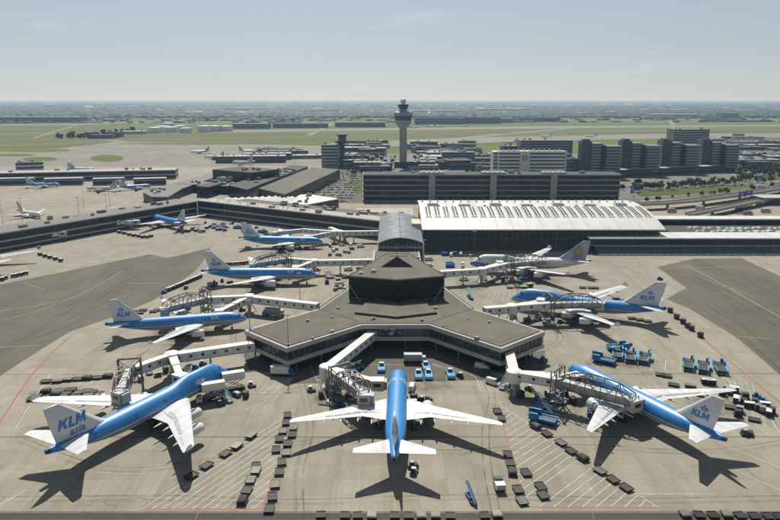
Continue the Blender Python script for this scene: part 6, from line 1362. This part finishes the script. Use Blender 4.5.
for i in range(58): x = 636 + i * 2.0 + random.uniform(-1.5, 1.5); y = np.interp(x, [630, 680, 740, 760], [193, 189.5, 184.5, 182]) + random.uniform(-2.5, 1.5) - 1.5; tree(P(x, y), random.choice((0, 1, 2, 2)), random.uniform(.55, .95), 'in the row before the office towers', 'trees before the offices')
for i in range(26): x = random.uniform(738, 786); y = random.uniform(172, 184); tree(P(x, y), random.choice((0, 1, 2)), random.uniform(.7, 1.3), 'in the grove beside the far end of the office row', 'trees beside the office row')
for i in range(16): x = random.uniform(600, 640); y = random.uniform(183, 190); tree(P(x, y), random.choice((0, 1)), random.uniform(.6, 1.0), 'between the garage corner and the first office tower', 'trees at the garage corner')
for i in range(15): x = random.uniform(640, 775); tree(P(x, 202.5 - (x - 640) / 5.4 * .62 + random.uniform(-.6, .8)), random.choice((0, 1)), random.uniform(.35, .75), 'as low dark growth below the viaduct edge', 'low trees along the viaduct')
for x, y in ((58, 138.4), (61, 138.6), (69, 138.2), (72.5, 138), (79, 138.3), (83, 138.1), (88, 137.8), (93, 137.5), (98, 137.2), (104, 136.6), (110, 136.8), (116, 134.2), (122, 133.5), (128, 133), (133, 132.6)): tree(P(x, y, -.5), 3, random.uniform(1.1, 1.6), 'standing out on the airfield grass', 'trees on the airfield grass', -.6)
# ---- mid-distance buildings right and centre
def shed(px, py, wm, dm, hm, mat, roof, label, cat='building', group='airport buildings in the middle distance', fl=1, rot=0.0, glass='facade_dark'):
    p = P(px, py, 0); c, n = math.cos(R_(rot)), math.sin(R_(rot)); a = Vector((p.x - wm / 2 * c, p.y - wm / 2 * n, 0)); b = Vector((p.x + wm / 2 * c, p.y + wm / 2 * n, 0)); f = [(hm / fl * .5, hm / fl * .5)] * fl
    return building('airport_building', label, cat, quad_from(a, b, dm), -.3, f, wall=mat, glass=glass, roof=roof, parapet=.5, units=random.choice((1, 2, 4)), group=group)
rs = random.Random(3); COLN = {'roof_light': 'pale grey', 'roof_vault': 'blue grey', 'roof_mid': 'brown grey', 'roof_dark': 'dark'}
for i in range(84):
    x = rs.choice((rs.uniform(345, 395), rs.uniform(412, 500), rs.uniform(345, 500), rs.uniform(735, 790), rs.uniform(735, 800))); y = rs.uniform(146, 172) if x < 600 else rs.uniform(138, 170)
    if 388 < x < 420 and y > 150: x += 34
    r = rs.choice(list(COLN)); w = rs.choice((rs.uniform(14, 40), rs.uniform(30, 75)))
    shed(x, y, w, rs.uniform(14, 40), rs.uniform(5, 13), rs.choice(('panel_grey', 'spandrel', 'office_grey', 'spandrel_dark')), r, '%s roofed %s building %s' % (COLN[r], 'long' if w > 60 else 'small', 'around the foot of the control tower' if x < 600 else 'beyond the end of the office row'), rot=rs.uniform(-12, 12), fl=rs.choice((1, 2, 3)))
# white-striped parking decks at the right
for k, (x, y, w) in enumerate(((752, 147, 130), (762, 153, 130), (770, 141, 140), (700, 139, 120))):
    p = P(x, y, 5); t = thing('parking_deck', 'grey parking deck with bright rows of cars on top, %s' % ('behind the last office tower', 'closest to the grove of trees', 'near the far apron', 'behind the pale stepped office')[k], 'parking deck', (p.x, p.y, -.3)); m = MB(); m.bx(-w / 2, w / 2, 0, 60, 0, 5); m.build('deck', G['spandrel'], t)
    m = MB(); m.bx(-w / 2 + .5, w / 2 - .5, -.1, .3, 1.5, 3.6); m.build('opening', G['facade_black'], t); m = MB(); rr2 = random.Random(k)
    for j in range(5):
        for i in range(int(w / 2.8)): 
            if rr2.random() < .85: m.box(-w / 2 + 2 + i * 2.7, 6 + j * 11, 5.7, 1.8, 4.3, 1.3, 0, 0 if rr2.random() < .6 else 1, tx=.8, ty=.6)
    tag(m.build('deck_cars', [G['car_white'], G['car_grey']], t, fix=False), kind='stuff')
for i in range(90):
    x = random.choice((random.uniform(345, 395), random.uniform(415, 500))); y = random.uniform(150, 174); p = P(x, y, 0); k = random.choice((0, 1, 2, 4)); o = obj('parked_car', MC[k], None, (p.x, p.y, -.02), random.uniform(0, 3)); tag(o, MCN[k] + ' car parked among the low buildings at the control tower', 'car', 'cars at the control tower')
for i in range(110):
    x = random.choice((random.uniform(345, 395), random.uniform(415, 495), random.uniform(735, 790))); y = random.uniform(155, 176); tree(P(x, y), random.choice((0, 1, 1)), random.uniform(.6, 1.1), 'among the low landside buildings', 'trees among the landside buildings')
# ---- far airliners on the outer aprons
FAR = [((95, 169), (72, 168.2), 'white'), ((93, 170.2), (80, 171), 'blue'), ((86, 188.5), (105, 190), 'white'), ((190, 152), (206, 153.3), 'white'), ((204, 157), (226, 155.8), 'white'), ((258, 151), (240, 153), 'white'), ((232, 162), (250, 160), 'white'), ((478, 143.6), (467, 143.2), 'white'), ((436, 126), (426, 127.2), 'white'), ((443, 126.2), (433, 127.4), 'white'), ((502, 142), (515, 144), 'white'), ((540, 136.5), (555, 137), 'white'), ((585, 136), (600, 136.4), 'white'), ((418, 127.4), (409, 128.2), 'blue'), ((460, 125.8), (470, 126.6), 'white'), ((380, 150), (365, 151), 'white'), ((350, 148), (362, 149), 'white')]
for i, (a, b, k) in enumerate(FAR):
    ty = 'narrow'; hd = math.atan2(-(b[1] - a[1]), (a[0] - b[0])) ; ang = 0.0 if a[0] > b[0] else math.pi
    aircraft(ty, k, a, b, '%s airliner small and far off %s' % ('blue' if k == 'blue' else 'white', ('on the far pier', 'on the far pier', 'before the far pier', 'beyond the old terminal', 'beyond the old terminal', 'beyond the old terminal', 'beyond the old terminal', 'on the apron behind the hotel', 'on the freight apron', 'on the freight apron', 'on the apron behind the hotel', 'on the apron behind the offices', 'on the apron behind the offices', 'on the freight apron', 'on the freight apron', 'by the old tower', 'by the old tower')[i]), detail=False, group='distant airliners', heading=ang + rs.uniform(-.4, .4))
a13 = aircraft('twin', 'white', (-40, 250), (0, 262), 'white airliner at the frame edge with only wing and tailplane showing', detail=False, heading=R_(135)); tp = P(38, 250, 7.2); c_, n_ = math.cos(R_(135)), math.sin(R_(135)); lx, ly = -6.9, -30.0; a13.location = (tp.x - (lx * c_ - ly * n_), tp.y - (lx * n_ + ly * c_), .016)
# ---- tanks, hangars, freight sheds on the far side of the field
for k, (x, y, r, h) in enumerate(((155, 132.5, 20, 15), (163, 131.5, 24, 17), (171, 132, 22, 15), (180, 130.6, 20, 16), (186, 132.2, 18, 13), (205, 131.6, 22, 18), (214, 131.2, 24, 17), (226, 131, 22, 16), (168, 127.6, 24, 16))):
    p = P(x, y, 0); t = thing('storage_tank', 'white round storage tank in the far group on the airfield', 'tank', (p.x, p.y, -.6), 0, 'white storage tanks'); m = MB(); m.lathe([(0, r), (h, r)], 28, 'Z'); m.build('shell', G['panel_white'], t, smooth=40); m = MB(); m.lathe([(h, r + .3), (h + .5, r + .3), (h + 2.2, 1)], 28, 'Z'); m.build('roof', G['roof_white'], t, smooth=40); m = MB(); m.bar((r + .2, 0, 0), (0, -r - .2, h), .8); m.build('stair', G['steel'], t)
for x, y, w, d, h, mt, rf, lab in ((30, 122.4, 420, 90, 22, 'office_grey', 'roof_vault', 'very long blue-grey hangar far off at the left'), (77, 120.6, 90, 60, 14, 'panel_white', 'roof_white', 'white shed at the end of the long blue-grey hangar'), (100, 138.4, 60, 30, 9, 'spandrel_dark', 'roof_dark', 'dark low house among the trees on the airfield grass'), (112, 137.2, 40, 30, 13, 'spandrel_dark', 'roof_dark', 'taller dark block among the trees on the airfield grass'), (132, 134, 70, 30, 8, 'panel_white', 'roof_white', 'white shed beside the storage tanks'), (250, 128.6, 120, 60, 16, 'office_grey', 'roof_mid', 'grey hangar right of the storage tanks'), (300, 127.8, 190, 60, 15, 'office_grey', 'roof_mid', 'long grey freight shed beyond the tanks'), (360, 127, 180, 60, 16, 'office_grey', 'roof_mid', 'long grey freight shed left of the control tower'), (440, 124.2, 200, 70, 24, 'office_grey', 'roof_dark', 'long dark maintenance hangar right of the control tower'), (480, 123.6, 170, 70, 24, 'office_grey', 'roof_dark', 'second long dark hangar beyond the runway'), (500, 122.6, 120, 60, 18, 'panel_grey', 'roof_light', 'pale ended hangar beyond the runway'), (540, 121.6, 180, 60, 18, 'office_grey', 'roof_mid', 'grey freight hangar far behind the hotel'), (676, 117.6, 260, 80, 18, 'panel_grey', 'roof_white', 'wide white-roofed hall beyond the runway'), (660, 119.4, 160, 40, 14, 'panel_grey', 'roof_light', 'pale hall in front of the wide white-roofed hall'), (730, 118.6, 90, 60, 26, 'office_grey', 'roof_dark', 'dark tall hall beyond the runway'), (435, 113.6, 330, 90, 20, 'panel_white', 'roof_white', 'pale far distribution hall near the horizon'), (505, 111.6, 420, 120, 22, 'panel_white', 'roof_white', 'long white far distribution hall near the horizon'), (250, 110.6, 420, 120, 20, 'panel_white', 'roof_white', 'bright white far works near the horizon'), (590, 106.2, 1600, 300, 14, 'panel_white', 'roof_white', 'very long white glasshouse strip on the horizon'), (325, 112.5, 300, 90, 18, 'panel_grey', 'roof_light', 'pale far sheds beyond the freight buildings'), (140, 108.6, 500, 100, 18, 'panel_white', 'roof_light', 'pale far works on the horizon at the left')):
    shed(x, y, w, d, h, mt, rf, lab, 'hangar', None, fl=2, rot=rs.uniform(-3, 3))
# ---- town and woods out to the horizon, one mass each
rn = np.random.default_rng(5)
def blobs(name, n, fy, size, height, mats, wts, label, cat):
    V, F, MI = [], [], []; cnt = 0
    base = np.array([(1, 0, 0), (.62, .78, 0), (-.2, .98, 0), (-.9, .43, 0), (-.9, -.43, 0), (-.2, -.98, 0), (.62, -.78, 0)])
    bc = None
    for i in range(n):
        y = fy(); x = rn.uniform(-1, 1) * (y * .64 + 150)
        if name == 'far_woods':
            if i % 34 == 0: bc = (x, y, rn.uniform(150, 700), rn.uniform(15, 90), rn.uniform(-.15, .15))
            dx = rn.normal(0, bc[2]); x, y = bc[0] + dx, bc[1] + rn.normal(0, bc[3]) + dx * bc[4]
        x = x + (300 * math.sin(x / 170.) if name == 'hedge_belt' else 0); y = (2950 + 260 * int(rn.integers(0, 4)) + rn.normal(0, 14) + .05 * x) if name == 'hedge_belt' else y; w = rn.uniform(*size) * (1 + y / 9000.); h = rn.uniform(*height); l = w * rn.uniform(.5, 1.4); a = rn.uniform(0, 6.28); k = rn.choice(len(mats), p=wts)
        r1 = base * (w * .5, l * .5, 0) * rn.uniform(.75, 1.2, (7, 1)); r2 = r1 * rn.uniform(.75, 1.1, (7, 1)) + (0, 0, h * .6) + rn.normal(0, h * .08, (7, 1)) * (0, 0, 1); top = np.array([[rn.normal(0, w * .1), rn.normal(0, w * .1), h]]); vs = np.vstack([r1, r2, top]) + (x, y, -.9)
        o = cnt; V.append(vs); cnt += 15
        for j in range(7): q = (j + 1) % 7; F.append((o + j, o + q, o + 7 + q, o + 7 + j)); F.append((o + 7 + j, o + 7 + q, o + 14)); MI += [k, k]
    b = MB(); b.v = [tuple(p) for p in np.vstack(V)]; b.f = F; b.m = MI; o = b.build(name, [G[m_] for m_ in mats], fix=False); tag(o, label, cat, kind='stuff'); return o
def boxes(name, n, fy, size, height, mats, wts, label, cat):
    b = MB()
    for i in range(n):
        y = fy(); x = rn.uniform(-1, 1) * (y * .64 + 150); w = rn.uniform(*size); b.box(x, y, rn.uniform(*height) / 2 - .9, w, w * rn.uniform(.4, 1.2), 0, 0, 0) if False else b.box(x, y, -.9 + 4, w, w * rn.uniform(.4, 1.2), rn.uniform(*height), rn.uniform(-.5, .5), int(rn.choice(len(mats), p=wts)), ty=rn.choice((1.0, .25)))
    o = b.build(name, [G[m_] for m_ in mats], fix=False); tag(o, label, cat, kind='stuff'); return o
def inv(y0, y1): return lambda: 1.0 / rn.uniform(1.0 / y1, 1.0 / y0)
blobs('far_woods', 24000, inv(4300, 26000), (26, 90), (8, 17), ['leaf_dark', 'leaf_mid'], [.85, .15], 'dark green woods and tree belts fading to the horizon', 'woods')
blobs('hedge_belt', 900, inv(2900, 3700), (14, 34), (5, 11), ['leaf_dark', 'leaf_mid'], [.6, .4], 'broken hedges and scrub along the outer taxiways', 'hedge')
blobs('tree_belt', 3600, inv(3700, 4700), (18, 44), (8, 15), ['leaf_dark', 'leaf'], [.8, .2], 'dark belt of trees along the far edge of the airfield', 'woods')
boxes('far_works', 700, inv(4400, 16000), (40, 170), (8, 18), ['panel_white', 'roof_white', 'concrete_wall', 'office_grey'], [.3, .3, .2, .2], 'large pale roofs of works and glasshouses among the far woods', 'works')
boxes('far_town', 3600, inv(4400, 22000), (12, 36), (6, 16), ['panel_white', 'concrete_wall', 'office_grey', 'roof_mid', 'panel_grey'], [.22, .24, .2, .16, .18], 'pale houses and blocks of the town spread to the horizon', 'town')
# ---- air
m = MB(); m.bx(-68000, 68000, -400, 68000, -1.9, 132); hz = m.mesh('haze', []) if False else None
hm = bpy.data.materials.new('air'); hm.use_nodes = True; t_ = hm.node_tree; [t_.nodes.remove(q) for q in list(t_.nodes) if q.type != 'OUTPUT_MATERIAL']
pv = t_.nodes.new('ShaderNodeVolumePrincipled'); pv.inputs['Color'].default_value = (.42, .69, 1.0, 1); pv.inputs['Absorption Color'].default_value = (1, 1, 1, 1); pv.inputs['Density'].default_value = HAZE_D if 'HAZE_D' in globals() else 8.0e-5; pv.inputs['Anisotropy'].default_value = .25
t_.links.new(pv.outputs[0], [q for q in t_.nodes if q.type == 'OUTPUT_MATERIAL'][0].inputs['Volume'])
ho = m.build('haze', hm); tag(ho, 'pale even haze over the whole airfield', 'haze', kind='stuff')

# low dark blocks filling the gap between hotel and towers
for x, y, w, h, lab in ((573, 176, 22, 22, 'dark banded block right beside the white hotel'), (560, 172, 30, 24, 'dark block close behind the white hotel'), (605, 178, 40, 7, 'low dark entrance block at the foot of the first office tower'), (486, 176, 24, 12, 'dark block at the left end of the white hotel')): shed(x, y, w, 18, h, 'office_grey', 'roof_dark', lab, 'building', None, fl=max(1, int(h / 4)))
